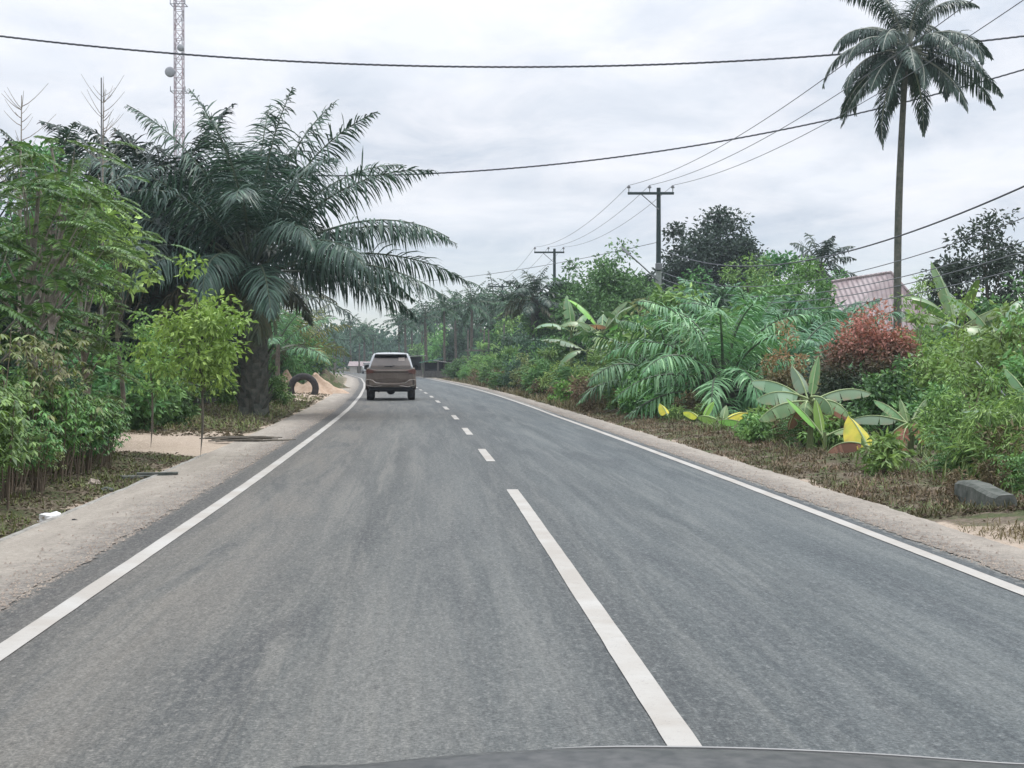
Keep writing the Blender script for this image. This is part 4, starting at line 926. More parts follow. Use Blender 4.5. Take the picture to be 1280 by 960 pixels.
# leaf litter
def litter(x, y, size, label):
    n = len(x); a = rng.uniform(0, 6.28, n); pos = np.stack([x, y, gz(x, y) + .008 + .03 * rng.random(n)], -1)
    mb = MB(); leaves(mb, pos, np.stack([np.cos(a), np.sin(a), .3 * rng.normal(size=n)], -1), UP + .5 * rng.normal(size=(n, 3)), size * rng.uniform(.5, 1.4, n), size * .5 * rng.uniform(.5, 1.3, n), fold=.4)
    return tag(mb.build('leaf_litter', M['litter']), label, 'leaf litter', kind='stuff')
x, y = scatter(6000, lambda y: LE(y) - 2.8, lambda y: LE(y) - .06, 7, 23, 1.); litter(x, y, .06, 'fallen brown leaves under the left hedge')
x, y = scatter(5200, lambda y: RE(y) + .1, lambda y: RE(y) + 3.4, 13.8, 40, 1.3); litter(x, y, .055, 'fallen brown leaves under the plants on the right verge')
x, y = scatter(4200, lambda y: LE(y) - 3.6, lambda y: LE(y) - .1, 29, 75, 1.5); litter(x, y, .11, 'fallen leaves and debris on the left verge round the oil palm')
# gravel crumbs at the asphalt edges
def gravel(x, y, z, size, label):
    n = len(x); c = np.stack([x, y, np.full(n, z)], -1); s = size * rng.uniform(.35, 1.3, n) ** 1.3
    base = np.array([[1, 0, 0], [-.5, .87, 0], [-.5, -.87, 0], [.1, .1, .9], [0, 0, -.6]])
    v = c[:, None] + s[:, None, None] * base[None] * rng.uniform(.6, 1.2, (n, 5, 3)); i = np.arange(n)[:, None] * 5
    mb = MB(); mb.add(v, np.concatenate([i + np.array([[a, b, 3]]) for a, b in ((0, 1), (1, 2), (2, 0))]))
    return tag(mb.build('gravel', M['stone']), label, 'gravel', kind='stuff')
n = 5200; y = 6 + 40 * rng.uniform(0, 1, n) ** 1.8; gravel(xl(y) - .36 - np.abs(rng.normal(size=n)) * .25 + .05, y, .017, .011, 'loose gravel crumbs along the left asphalt edge')
n = 5200; y = 8 + 45 * rng.uniform(0, 1, n) ** 1.8; gravel(xr(y) + .20 + np.abs(rng.normal(size=n)) * .2 - .04, y, .017, .011, 'loose gravel crumbs along the right asphalt edge')

# stones, rubbish
def lump(name, mat, loc, s, label, cat, seed, flat=.6, group=None):
    mb = MB(); th = np.linspace(0, PI, 8); ph = np.arange(10) * 2 * PI / 10
    T_, Ph = np.meshgrid(th, ph, indexing='ij'); d = np.stack([np.sin(T_) * np.cos(Ph), np.sin(T_) * np.sin(Ph), np.cos(T_)], -1)
    r = 1 + .28 * np.sin(d[..., 0] * 3 + seed) * np.sin(d[..., 1] * 4 + seed * 2) + .16 * np.sin(d[..., 2] * 6 + d[..., 0] * 5 + seed)
    v = d * r[..., None] * np.array([1, .8, flat]) * s; v[0] = v[0].mean(0); v[-1] = v[-1].mean(0)
    loft(mb, v, caps=False)
    return tag(mb.build(name, M[mat], loc=loc), label, cat, group)
for q, (px, py, s, mat, name, lab, cat) in enumerate((
        (62, 648, .10, 'plastic_white', 'rubbish_bag', 'crumpled white rubbish bag under the hedge at the left', 'bag'), (92, 652, .06, 'tyre', 'rubbish_lump', 'black lump of rubbish right of the white bag', 'rubbish'),
        (52, 666, .06, 'stone', 'stone', 'pale stone on the verge just below the white bag', 'stone'), (118, 606, .10, 'stone', 'stone', 'pale rubble stone in the litter mid hedge', 'stone'),
        (38, 680, .045, 'stone', 'stone', 'small pale stone nearest the left edge of the view', 'stone'), (132, 612, .07, 'concrete_dark', 'stone', 'dark stone beside the pale rubble stone', 'stone'))):
    Dq = 2660. / (py - 454); lump(name, mat, (X(px, Dq), Dq, g(X(px, Dq), Dq) + s * .2), s, lab, cat, q * 1.7)
# dark boards lying by the shoulder
mb = MB(); Dq = 2660. / (596 - 454); box(mb, (0, 0, .03), (.62, .22, .035), 0, .5, .004); box(mb, (.12, .1, .062), (.5, .12, .025), 0, .2, .004)
tag(mb.build('plank_scrap', M['concrete_dark'], loc=(X(182, Dq), Dq, g(X(182, Dq), Dq))), 'dark scrap boards lying on the left verge', 'boards')
# cut branches heap by the drive
mb = MB()
for k in range(26):
    a = rng.uniform(-.5, .5); c = np.array([rng.normal() * .25, rng.normal() * .12, .04 + .06 * rng.random()]); l = rng.uniform(.2, .5)
    tube(mb, [c - np.array([math.cos(a), math.sin(a), 0]) * l, c + np.array([0, 0, .02]), c + np.array([math.cos(a), math.sin(a), .05]) * l], [.012, .014, .008], 5)
Dq = 27.; tag(mb.build('branch_heap', M['bark'], loc=(X(300, Dq), Dq, g(X(300, Dq), Dq))), 'heap of cut dark branches at the mouth of the sandy drive', 'branches')
# culvert slab at right
mb = MB(); Dq = 14.9
S = []
for t_ in np.linspace(-.65, .65, 12):
    q_ = .012 * math.sin(t_ * 5) + .005 * math.sin(t_ * 17); h_ = .25 + q_ * .5 - .07 * max(0, -t_); S.append([(-.10, t_, -.1), (-.085 + q_ * .4, t_, h_ - .03), (-.05, t_, h_), (.09, t_, h_ + .01), (.12, t_, h_ - .04), (.12, t_, -.1)])
loft(mb, S); box(mb, (.03, -1.1, -.02), (.10, .9, .18), 0, .03, .03)
tag(mb.build('culvert', [M['concrete_dark'], M['concrete']], loc=(4.62, Dq, -.05)), 'low dark concrete culvert headwall beside the sandy drive on the right', 'culvert')
x = 4.25 + rng.normal(size=150) * .16; y = 12.45 + rng.normal(size=150) * .3; tufts('dry_grass', 'dry', x, y, 12, .09, .008, 'small mat of dead brown grass on the sandy drive at the right edge', 'dry grass', 1.6)

# ------------------------------------------------------------------ tyre, sand pile, post
D = 66.; tx_, zt = X(379, D), .30
mb = MB(); n = 40; a = np.arange(n) * 2 * PI / n
prof = [(.40, -.10), (.44, -.15), (.58, -.17), (.66, -.13), (.675, 0), (.66, .13), (.58, .17), (.44, .15), (.40, .10), (.385, 0)]
S = np.array([[[r * math.cos(t) * (1.012 if (i_ % 2 == 0 and r > .64) else 1), w_, r * math.sin(t)] for r, w_ in prof] for i_, t in enumerate(a)])
k = len(prof); i = np.arange(n)[:, None] * k; i2 = ((np.arange(n) + 1) % n)[:, None] * k; j = np.arange(k)[None]; j2 = (j + 1) % k
mb.add(S, np.stack([i + j, i + j2, i2 + j2, i2 + j], -1).reshape(-1, 4))
o = mb.build('tyre', M['tyre'], smooth_=True, loc=(tx_, D, zt)); o.rotation_euler = (.1, 0, .12)
tag(o, 'large black truck tyre standing half buried on the left verge', 'tyre')
def heap(name, mat, loc, w, d, h, label, cat, seed):
    mb = MB(); r = np.linspace(0, 1, 12); ph = np.arange(28) * 2 * PI / 28; Rr, Ph = np.meshgrid(r, ph, indexing='ij')
    xx, yy = Rr * np.cos(Ph) * w, Rr * np.sin(Ph) * d; edge = 1 + .15 * np.sin(Ph * 3 + seed) + .1 * np.sin(Ph * 5 + 2 * seed)
    zz = h * (1 - Rr ** 1.2) * (1 + .2 * np.sin(xx * 5 + seed) + .16 * np.sin(yy * 6 + xx * 3) + .10 * np.sin(xx * 13 + yy * 11)) - .06
    v = np.stack([xx * edge, yy * edge, zz], -1); loft(mb, v, caps=False)
    return tag(mb.build(name, M[mat], smooth_=True, loc=loc), label, cat)
heap('sand_pile', 'sandpile', (X(392, 70.), 70., 0), 1.5, 1.3, .78, 'pile of orange sand behind the half buried tyre', 'sand pile', 1.)
heap('sand_pile', 'sandpile', (X(358, 72.), 72., 0), 1.1, 1.0, .95, 'taller sand pile left of the tyre beside the young palms', 'sand pile', 2.4)
heap('soil_mound', 'ground', (X(404, 84.), 84., 0), 1.3, 2.5, .9, 'brown grassy soil mound along the verge past the tyre', 'mound', .3)
mb = MB(); tube(mb, [(0, 0, -.2), (.02, 0, 1.4), (.0, 0, 2.9)], [.07, .065, .055], 7)
D = 88.; tag(mb.build('wooden_post', M['wood'], loc=(X(409, D), D, 0)), 'plain wooden post by the left verge past the tyre', 'post')
mb = MB(); q = np.linspace(0, 1, 7); S = [[(-.4 + .12 * math.sin(5 * t), .06 * math.sin(9 * t), 1.5 - 1.4 * t + .75), (.35 + .08 * math.sin(4 * t + 1), .05 * math.sin(7 * t + 1), 1.45 - 1.3 * t + .75)] for t in q]
loft(mb, [[(a_[0], a_[1] - .012, a_[2]), (a_[0], a_[1] + .012, a_[2]), (b_[0], b_[1] + .012, b_[2]), (b_[0], b_[1] - .012, b_[2])] for a_, b_ in S])
root = thing('banner', 'faded blue and white cloth hanging from a frame near the wooden post', 'banner', (X(397, 86.), 86., 0))
mb.build('cloth', M['cloth_blue'], root); mb = MB(); tube(mb, [(-.42, 0, -.1), (-.42, 0, 2.3)], .025, 6); tube(mb, [(.36, 0, -.1), (.36, 0, 2.3)], .025, 6); tube(mb, [(-.5, 0, 2.27), (.45, 0, 2.22)], .02, 6); mb.build('frame', M['wood'], root)

# ------------------------------------------------------------------ power poles and cables
ins = {}
def pole(label, px, D, h=9.0, x=None, lamp=False, group='power poles along the right side'):
    x = X(px, D) if x is None else x
    root = thing('power_pole', label, 'power pole', (x, D, 0), 0, group)
    mb = MB(); z = np.array([-.3, 0, h * .5, h * .5 + .02, h]); tube(mb, np.stack([0 * z, 0 * z, z], -1), [.17, .17, .135, .12, .095], 10); mb.build('lower_pole', M['pole_pale'], root, True) if False else None
    mb = MB(); tube(mb, [(0, 0, -.3), (0, 0, h * .60)], [.17, .13], 10); mb.build('lower_shaft', M['pole_pale'], root, True)
    mb = MB(); tube(mb, [(0, 0, h * .60), (0, 0, h)], [.115, .09], 10); mb.build('upper_shaft', M['pole_dark'], root, True)
    mb = MB(); box(mb, (-.35, -.12, h - .25), (2.0, .10, .11), 0, 0, .01); mb.build('crossarm', M['pole_dark'], root)
    mb = MB(); tube(mb, [(-.75, -.12, h - .3), (0, -.1, h - .95)], .022, 5); mb.build('brace', M['steel'], root)
    pts = []
    for dx in (-1.30, -.40, .60):
        mb = MB(); z = np.array([0, .16, .17, .21, .22, .26, .27, .30]); tube(mb, np.stack([dx + 0 * z, -.12 + 0 * z, h - .195 + z], -1), [.018, .018, .075, .08, .05, .075, .04, .03], 8); mb.build('insulator', M['steel'], root, True)
        pts.append(np.array([x + dx, D - .12, h + .10]))
    mb = MB(); box(mb, (0, -.13, h * .62), (.30, .14, .30), 0, 0, .02); mb.build('bracket', M['steel'], root)
    if lamp:
        mb = MB(); tube(mb, [(0, -.1, Z(352, D)), (-.7, -.3, Z(334, D)), (-1.30, -.45, Z(319, D))], [.035, .03, .03], 7); arm = mb.build('lamp_arm', M['steel'], root)
        mb = MB(); S = []
        for t, w, hh in ((0, .05, .04), (.12, .1, .07), (.40, .11, .07), (.5, .06, .03)):
            c = np.array([-1.27 - t * .8, -.45 - t * .3, Z(319.5, D) + t * .65]); S.append([c + np.array([0, -w, -hh]), c + np.array([0, w, -hh]), c + np.array([0, w * .7, hh]), c + np.array([0, -w * .7, hh])])
        loft(mb, S); mb.build('lamp_head', M['dish'], root)
    return pts
p1 = pole('nearest power pole in view, with a slanted street lamp arm above the bananas', 823, 66., lamp=True)
p2 = pole('middle power pole rising from the trees left of the nearest pole', 693, 101.)
p3 = pole('farthest power pole, standing before the distant palm grove', 628, 146.)
X0, D0 = 10.2, 21.0
p0 = [np.array([X0 + dx, D0, 9.1]) for dx in (-1.3, -.4, .6)]
p4 = [np.array([X(560, 195.) + dx, 195., 8.4]) for dx in (-1.3, -.4, .6)]

def cable(name, label, a, b, sag, r, mat='wire', n=48, twist=0, group=None):
    a = np.asarray(a, float); b = np.asarray(b, float); mb = MB()
    def line_(t): return a * (1 - t)[:, None] + b * t[:, None] - UP * (sag * 4 * t * (1 - t))[:, None]
    if not twist: tube(mb, line_(np.linspace(0, 1, n)), r, 5, cap=False)
    else:
        Ln = np.linalg.norm(b - a); n = int(Ln / .07); t = np.linspace(0, 1, n); c = line_(t); d = unit(np.gradient(c, axis=0)); s_ = unit(np.cross(d, UP)); u_ = np.cross(s_, d)
        for k in range(3):
            w = t * Ln / twist * 2 * PI + k * 2 * PI / 3; tube(mb, c + r * (s_ * np.cos(w)[:, None] + u_ * np.sin(w)[:, None]), r * .95, 5, cap=False)
    return tag(mb.build(name, M[mat], smooth_=True), label, 'cable', group)
for i_, nm in enumerate(('left', 'middle', 'right')):
    cable('power_line', 'thin bare conductor from the %s insulator of the nearest pole up to the right' % nm, p1[i_], p0[i_], .9, .011, 'wire')
    cable('power_line', 'thin bare conductor on the %s insulators of the nearest and middle poles' % nm, p2[i_], p1[i_], .6, .010, 'wire')
    cable('power_line', 'thin bare conductor on the %s insulators of the middle and farthest poles' % nm, p3[i_], p2[i_], .7, .010, 'wire')
P1x = X(823, 66.)
cable('power_cable', 'thick black cable sagging from the nearest pole behind the coconut trunk to the right edge', (P1x + .1, 65.8, Z(312, 66.)), P(1560, 92, 21.), 1.55, .019, 'cable')
for (py, ey, sg, q) in ((340, 150, 1.35, 'upper'), (348, 196, 1.3, 'second'), (354, 212, 1.3, 'third'), (362, 246, 1.2, 'lowest')):
    cable('low_voltage_line', 'thin grey line, %s of the low bundle passing the red roof' % q, (P1x + .1, 65.8, Z(py, 66.)), P(1560, ey, 21.), sg, .011, 'wire', group=None)
cable('service_line', 'thin wire crossing the road from the nearest pole to the far left', (P1x - .05, 66, Z(303, 66.)), P(360, 352, 105.), .8, .013, 'wire')
cable('power_cable', 'thick twisted black cable spanning the sky across the whole view', P(-560, -52, 52.), P(1900, -66, 52.), 3.88, .019, 'cable', twist=.8)
cable('power_cable', 'black twisted cable rising from the big oil palm to the upper right', P(300, 217, 60.), P(1560, -8, 54.), 2.0, .017, 'cable', twist=.8)
cable('stay_wire', 'slanted stay wire in front of the right edge bushes', P(1221, 452, 25.), P(1310, 560, 23.), .0, .018, 'steel', 8)

# lattice mast
D = 150.; mx = X(225, D); root = thing('lattice_mast', 'grey lattice telecom mast rising behind the oil palms', 'mast', (mx, D, 0))
mb = MB(); hm = 41.; w = .40
for sx in (-1, 1):
    for sy in (-1, 1): tube(mb, [(sx * w, sy * w, 0), (sx * w, sy * w, hm)], .055, 5)
z = 0.; k = 0
while z < hm - .9:
    for (a_, b_) in (((-1, -1), (1, -1)), ((1, -1), (1, 1)), ((1, 1), (-1, 1)), ((-1, 1), (-1, -1))):
        p, q = (a_, b_) if k % 2 == 0 else (b_, a_)
        tube(mb, [(p[0] * w, p[1] * w, z), (q[0] * w, q[1] * w, z + .95)], .034, 4, cap=False); tube(mb, [(p[0] * w, p[1] * w, z), (q[0] * w, q[1] * w, z)], .03, 4, cap=False)
    z += .95; k += 1
mb.build('lattice', M['mast'], root)
for (dx, dz, r) in ((-.80, Z(92, D), .50), (.25, Z(62, D), .34)):
    mb = MB(); t = np.linspace(0, 1, 7); ring = np.arange(18) * 2 * PI / 18
    S = [[(dx + r * tt * math.cos(q), -.62 - .14 * (1 - tt ** 2) + .1, dz + r * tt * math.sin(q)) for q in ring] for tt in (.02, .5, .8, 1.0)] + [[(dx + r * math.cos(q), -.25, dz + r * math.sin(q)) for q in ring]]
    loft(mb, S); tube(mb, [(dx, -.3, dz), (np.sign(dx) * .4, -.40, dz)], .05, 5); mb.build('dish', M['dish'], root, True)
mb = MB()
for zz in (Z(116, D), Z(8, D)):
    for s_ in (-1, 1): box(mb, (0, s_ * .62, zz), (1.5, .06, .06)); box(mb, (s_ * .72, 0, zz), (.06, 1.3, .06)); box(mb, (s_ * .72, -.6, zz + .2), (.06, .06, .5))
mb.build('platform', M['steel'], root)
mb = MB(); D = 33.; tube(mb, [(0, 0, 0), (0, 0, Z(98, D))], [.03, .014], 6); tag(mb.build('antenna_pole', M['steel'], loc=(X(128, D), D, 0)), 'thin grey antenna pole poking up beside the dark oil palm', 'pole')

# ------------------------------------------------------------------ house on the right
D = 64.; hx = X(1112, D); root = thing('house', 'house with a dusty red corrugated hip roof behind the coconut palm', 'house', (hx, D, 0), 0)
ze, zr = Z(412, D), Z(337, D); wl, wr = -2.6, 2.3; yb = 6.0
mb = MB(); box(mb, (-.15, 3.6, ze / 2), (4.2, 5.4, ze), 0); mb.build('wall', M['wall'], root)
mb = MB()
r0, r1 = np.array([.65, 2.4, zr]), np.array([-1.7, 3.6, zr - .35])
c = [np.array([wl, .3, ze]), np.array([wr, .3, ze]), np.array([wr, yb + .6, ze]), np.array([wl, yb + .6, ze])]
V = [c[0], c[1], c[2], c[3], r0, r1]; t_ = np.array([0, 0, .06])
mb.add(np.array(V + [v - t_ for v in V]), [np.array([[0, 1, 4, 5], [2, 3, 5, 4]]), np.array([[1, 2, 4], [3, 0, 5]]), np.array([[0, 6, 7, 1], [1, 7, 8, 2], [2, 8, 9, 3], [3, 9, 6, 0]])])
rf = mb.build('roof', M['roof_red'], root)
mb = MB(); tube(mb, [r0 + [0, 0, .03], r1 + [0, 0, .03]], .07, 6); tube(mb, [r0 + [0, 0, .03], c[1]], .06, 6); tube(mb, [r0 + [0, 0, .03], c[0] * .0 + r1 * .0 + np.array([wl, .3, ze])], .0, 4) if False else None
mb.build('ridge_cap', M['roof_red'], rf)
for (dx, w) in ((-1.2, .9), (.9, .9)):
    mb = MB(); box(mb, (dx, .88, 1.5), (w, .06, 1.1), 0, 0, .01); f_ = mb.build('window', M['wood'], root); mb = MB(); box(mb, (dx, .84, 1.5), (w - .16, .03, .94)); mb.build('pane', M['dark'], f_)
mb = MB(); box(mb, (-.1, .88, 1.0), (.85, .06, 2.0), 0, 0, .01); mb.build('door', M['wood'], root)

# far roadside stalls
def stall(label, px, D, w, d, h, roof, open_=True, slope=.25, name='roadside_stall', wallm='dark'):
    root = thing(name, label, 'stall', (X(px, D), D, 0), rotz=.08)
    for sx in (-1, 1):
        for sy in (-1, 1):
            mb = MB(); box(mb, (sx * (w / 2 - .08), sy * (d / 2 - .08), h / 2), (.10, .10, h)); mb.build('post', M['wood'], root)
    mb = MB(); z1, z0 = h + slope * w, h
    V = np.array([[-w / 2 - .3, -d / 2 - .3, z0], [w / 2 + .3, -d / 2 - .3, z1], [w / 2 + .3, d / 2 + .3, z1], [-w / 2 - .3, d / 2 + .3, z0]])
    mb.add(np.concatenate([V, V - [0, 0, .07]]), np.array([[0, 1, 2, 3], [7, 6, 5, 4], [0, 4, 5, 1], [1, 5, 6, 2], [2, 6, 7, 3], [3, 7, 4, 0]])); mb.build('roof', M[roof], root)
    mb = MB(); box(mb, (0, d / 2 - .16, h * .5), (w - .3, .05, h * .95)); mb.build('back_wall', M[wallm], root)
    mb = MB(); box(mb, (0, -d / 2 + .2, .40), (w - .3, .08, .6), 0, 0, .01); mb.build('counter', M['wood'], root)
    return root
stall('far wooden stall with a tall pale grey roof beside the car', 519, 152., 1.5, 2.5, 2.1, 'roof_grey', slope=.08)
stall('low stall with a green sloping roof at the right verge', 540, 145., 1.7, 2.5, 1.5, 'roof_green')
stall('dark timber hut with grey roof right of the green roofed stall', 557, 142., 1.6, 2.5, 1.7, 'roof_grey', slope=-.2)
# timber frame in the bushes
root = thing('timber_frame', 'weathered timber frame of posts and a rail among the bushes left of the farthest pole', 'frame', (X(612, 118.), 118., 0))
for dx in (-1.7, -.45, -.1, 1.1):
    mb = MB(); tube(mb, [(dx, 0, -.2), (dx + .03, 0, Z(412 if dx < .5 else 405, 118.))], [.09, .07], 6); mb.build('post', M['wood'], root)
mb = MB(); box(mb, (-.2, -.1, Z(438, 118.)), (3.4, .08, .14)); mb.build('rail', M['wood'], root)
# house by the bend
root = thing('roadside_house', 'small far house with a faded pink roof at the bend', 'house', (X(449, 215.), 215., 0))
mb = MB(); box(mb, (0, 2, .5), (2.6, 4, 1.0)); mb.build('wall', M['wall'], root)
mb = MB(); mb.add(np.array([[-1.6, -.3, 1.0], [1.6, -.3, 1.0], [1.6, 2, 1.65], [-1.6, 2, 1.65], [1.6, 4.3, 1.0], [-1.6, 4.3, 1.0]]), [np.array([[0, 1, 2, 3], [3, 2, 4, 5]]), np.array([[1, 4, 2], [0, 3, 5]])]); mb.build('roof', M['roof_red'], root)
mb = MB(); box(mb, (0, -.03, .48), (.6, .06, .92)); mb.build('door', M['wood'], root)

# ------------------------------------------------------------------ vehicles
def dust_paint():
    t = NT('dusty_paint'); tc = t.n('ShaderNodeTexCoord'); v = tc.outputs['Object']; nf = t.noise(v, 3, 6, .7); n2 = t.noise(v, 30, 3, .7)
    col = t.mix(t.ramp(nf, [(.3, 0.), (.7, 1.)]), c4(.105, .084, .070), c4(.165, .135, .112)); col = t.mix(t.ramp(n2, [(.45, 0.), (.8, .5)]), col, c4(.22, .18, .15))
    return t.done(t.bsdf(col, .6, .3))
M['dust'] = dust_paint()
M['silver'] = plain('silver_paint', c4(.42, .44, .45), .3, .5, .1, .1, 2, coat=.5)
M['dust_dark'] = plain('dusty_dark_trim', c4(.085, .07, .06), .7, .2, scale=5)
M['dust_glass'] = plain('dusty_glass', c4(.16, .13, .11), .35, .5, scale=2.5, col2=c4(.11, .095, .085), coat=.3)
M['glass'] = plain('dark_glass', c4(.015, .018, .02), .08, .6)
M['lamp_red'] = plain('dusty_tail_lamp', c4(.13, .055, .045), .35, .5)
M['black'] = plain('black_plastic', c4(.014, .015, .018), .6)
M['chrome'] = plain('dull_chrome', c4(.45, .41, .37), .35, .5, .6)
M['rim'] = plain('alloy_rim', c4(.30, .29, .28), .45, .5, .7)
M['highlight_pale'] = plain('painted_highlight', c4(.36, .36, .35), .6, .3)  # pale colour that stands for the bonnet edge highlight
M['sticker'] = plain('sticker_paper', c4(.60, .52, .47), .7)
M['white_car'] = plain('white_paint', c4(.70, .71, .72), .3, .5, coat=.5)
M['hood'] = plain('dark_grey_paint', c4(.010, .013, .013), .35, .3, 0, .4, 34, col2=c4(.06, .06, .057))  # paler mottling paints reflection streaks into the bonnet colour

def wheel(parent, x, y, r, w):
    mb = MB(); n = 28; a = np.arange(n) * 2 * PI / n
    pr = [(.62, -.5), (.72, -.5), (.93, -.48), (1., -.36), (1., .36), (.93, .48), (.72, .5), (.62, .5)]
    S = np.array([[[x + q * w, y + p * r * math.cos(t), r + p * r * math.sin(t)] for p, q in pr] for t in a]); k = len(pr)
    i = np.arange(n)[:, None] * k; i2 = ((np.arange(n) + 1) % n)[:, None] * k; j = np.arange(k)[None]; j2 = (j + 1) % k
    wl_ = bpy.data.objects.new('wheel', None); COL.objects.link(wl_); wl_.parent = parent
    mb.add(S, np.stack([i + j, i + j2, i2 + j2, i2 + j], -1).reshape(-1, 4)); mb.build('tyre', M['tyre'], wl_, True)
    mb = MB(); S = [[(x + s_ * w, y + rr * r * math.cos(t), r + rr * r * math.sin(t)) for t in a] for s_, rr in ((-.46, .62), (-.30, .58), (-.28, .2), (.28, .2), (.30, .58), (.46, .62))]; loft(mb, S)
    for q in range(6):
        t = q * PI / 3; sg = 1 if x > 0 else -1; tube(mb, [(x + sg * w * .36, y + .15 * r * math.cos(t), r + .15 * r * math.sin(t)), (x + sg * w * .36, y + .6 * r * math.cos(t), r + .6 * r * math.sin(t))], .035, 5)
    mb.build('rim', M['rim'], wl_)

def suv(root):
    def sec(y, hw, z0, z1, c=.07, belt=.96):
        half = [(hw * .86, z0), (hw * .97, z0 + c), (hw, z0 + .28), (hw, z1 - .28), (hw * .985, z1 - .1), (hw * belt, z1)]
        return [(x, y, z) for x, z in half] + [(-x, y, z) for x, z in half[::-1]]
    mb = MB(); loft(mb, [sec(.03, .84, .52, 1.10), sec(.08, .90, .46, 1.19), sec(.35, .925, .44, 1.22), sec(.9, .93, .40, 1.22), sec(2.4, .93, .36, 1.18), sec(3.4, .925, .38, 1.14), sec(4.2, .90, .44, 1.06), sec(4.62, .80, .50, .95), sec(4.74, .66, .55, .85)])
    body = mb.build('body', M['dust'], root, False)
    # greenhouse
    def gsec(y, wb, wt, z1, zb=1.17): 
        h = [(wb, zb), (wb * .985, zb + .05), (wt * 1.04, z1 - .10), (wt * .96, z1 - .03), (wt * .72, z1), (0.0, z1 + .018)]
        return [(x, y, z) for x, z in h] + [(-x, y, z) for x, z in h[-2::-1]]
    mb = MB(); loft(mb, [gsec(.10, .82, .80, 1.30), gsec(.20, .815, .74, 1.52), gsec(.33, .81, .68, 1.72), gsec(.6, .81, .665, 1.765), gsec(1.6, .81, .665, 1.79), gsec(2.5, .80, .66, 1.755), gsec(3.0, .79, .70, 1.52), gsec(3.45, .78, .76, 1.25)])
    mb.build('roof', M['silver'], root, False)
    # rear window glass, following the sloped hatch
    def hatch(z): return np.interp(z, [1.10, 1.19, 1.30, 1.52, 1.72], [.045, .085, .10, .20, .33]) - .012
    def patch(name, mat, zz, hw, parent, dy=0.0, th=.02):
        mb_ = MB(); S = [[(-w_, hatch(z_) + dy, z_), (w_, hatch(z_) + dy, z_), (w_, hatch(z_) + dy + th, z_), (-w_, hatch(z_) + dy + th, z_)] for z_, w_ in zip(zz, hw)]; loft(mb_, S); return mb_.build(name, mat, parent)
    rw = patch('rear_window', M['dust_glass'], [1.21, 1.30, 1.45, 1.58], [.745, .74, .69, .635], root, -.004, .03)
    patch('window_top', M['glass'], [1.58, 1.64, 1.68], [.63, .61, .585], rw, -.004, .03)
    patch('sticker', M['sticker'], [1.48, 1.54, 1.60], [.11, .11, .11], rw, -.012, .004).location = (.40, 0, 0)
    mb = MB(); box(mb, (0, hatch(1.70) - .08, 1.725), (1.20, .22, .035), 0, 0, .012); mb.build('spoiler', M['silver'], root)
    mb = MB(); tube(mb, [(-.24, hatch(1.27) - .02, 1.27), (.02, hatch(1.30) - .03, 1.275), (.14, hatch(1.3) - .02, 1.30)], .014, 5); tube(mb, [(0, .06, 1.25), (0, hatch(1.3) - .01, 1.28)], .03, 6); mb.build('wiper', M['black'], root)
    # tailgate with its recess and trim bar
    mb = MB(); S = []
    for z_, w_, y_ in ((.70, .55, .005), (.80, .60, -.012), (1.00, .66, -.010), (1.10, .72, .015), (1.17, .74, .06)): S.append([(-w_, y_, z_), (w_, y_, z_), (w_, y_ + .06, z_), (-w_, y_ + .06, z_)])
    loft(mb, S); tg = mb.build('tailgate', M['dust'], root)
    mb = MB(); box(mb, (0, -.014, .90), (.52, .02, .16), 0, 0, .006); mb.build('number_plate', M['dust'], tg)
    mb = MB(); box(mb, (0, -.022, 1.075), (1.30, .03, .045), 0, 0, .01); mb.build('trim_bar', M['dust_dark'], tg)
    for s_ in (-1, 1):
        mb = MB(); S = []
        for x_, z0, z1, y_ in ((.52, 1.055, 1.10, -.012), (.66, 1.03, 1.13, -.005), (.80, 1.00, 1.16, .015), (.90, .99, 1.15, .07), (.932, 1.0, 1.14, .26)):
            S.append([(s_ * x_, y_, z0), (s_ * x_, y_, z1), (s_ * (x_ - .02), y_ + .05, z1), (s_ * (x_ - .02), y_ + .05, z0)])
        loft(mb, S); mb.build('taillight', M['lamp_red'], root)
        mb = MB(); box(mb, (s_ * .80, .0, .68), (.16, .07, .20), 0, s_ * .25, .02); mb.build('reflector', M['dust_dark'], root)
        mb = MB(); S = []
        for t in np.linspace(0, 1, 6): 
            x_ = .78 + .27 * t; w_ = .085 * (.4 + math.sin(PI * min(1, t * 1.05)) ** .6 * .6 + .3 * (t > .3)); S.append([(s_ * x_, 2.86 - .02 * t, 1.22 - w_ * .9), (s_ * x_, 2.80, 1.22 - w_ * .9 + .02), (s_ * x_, 2.80, 1.22 + w_), (s_ * x_, 2.9, 1.22 + w_)])
        loft(mb, S); mb.build('mirror', M['black'], root)
        mb = MB()
        for (ya, yb_, yc, yd) in ((.42, 1.25, .58, 1.25), (1.32, 2.2, 1.32, 2.2), (2.28, 3.05, 2.28, 2.62)):
            z0, z1 = 1.24, 1.63; xa, xb = .814, .712
            V = np.array([[s_ * xa, ya, z0], [s_ * xa, yb_, z0], [s_ * xb, yd, z1], [s_ * xb, yc, z1]]); mb.add(np.concatenate([V, V - [s_ * .03, 0, 0]]), np.array([[0, 1, 2, 3], [7, 6, 5, 4], [0, 4, 5, 1], [1, 5, 6, 2], [2, 6, 7, 3], [3, 7, 4, 0]]))
        mb.build('side_window', M['glass'], root)
        for y_ in (.98, 3.72): wheel(root, s_ * .775, y_, .38, .27)
        mb = MB(); t = np.linspace(0, PI, 11); tube(mb, np.stack([s_ * .915 + 0 * t, .98 + .46 * np.cos(t), .40 + .44 * np.sin(t)], -1), .035, 5); mb.build('wheel_arch', M['dust_dark'], root)
    # bumper: central bar with raised corners, dark skirt below
    mb = MB(); S = []
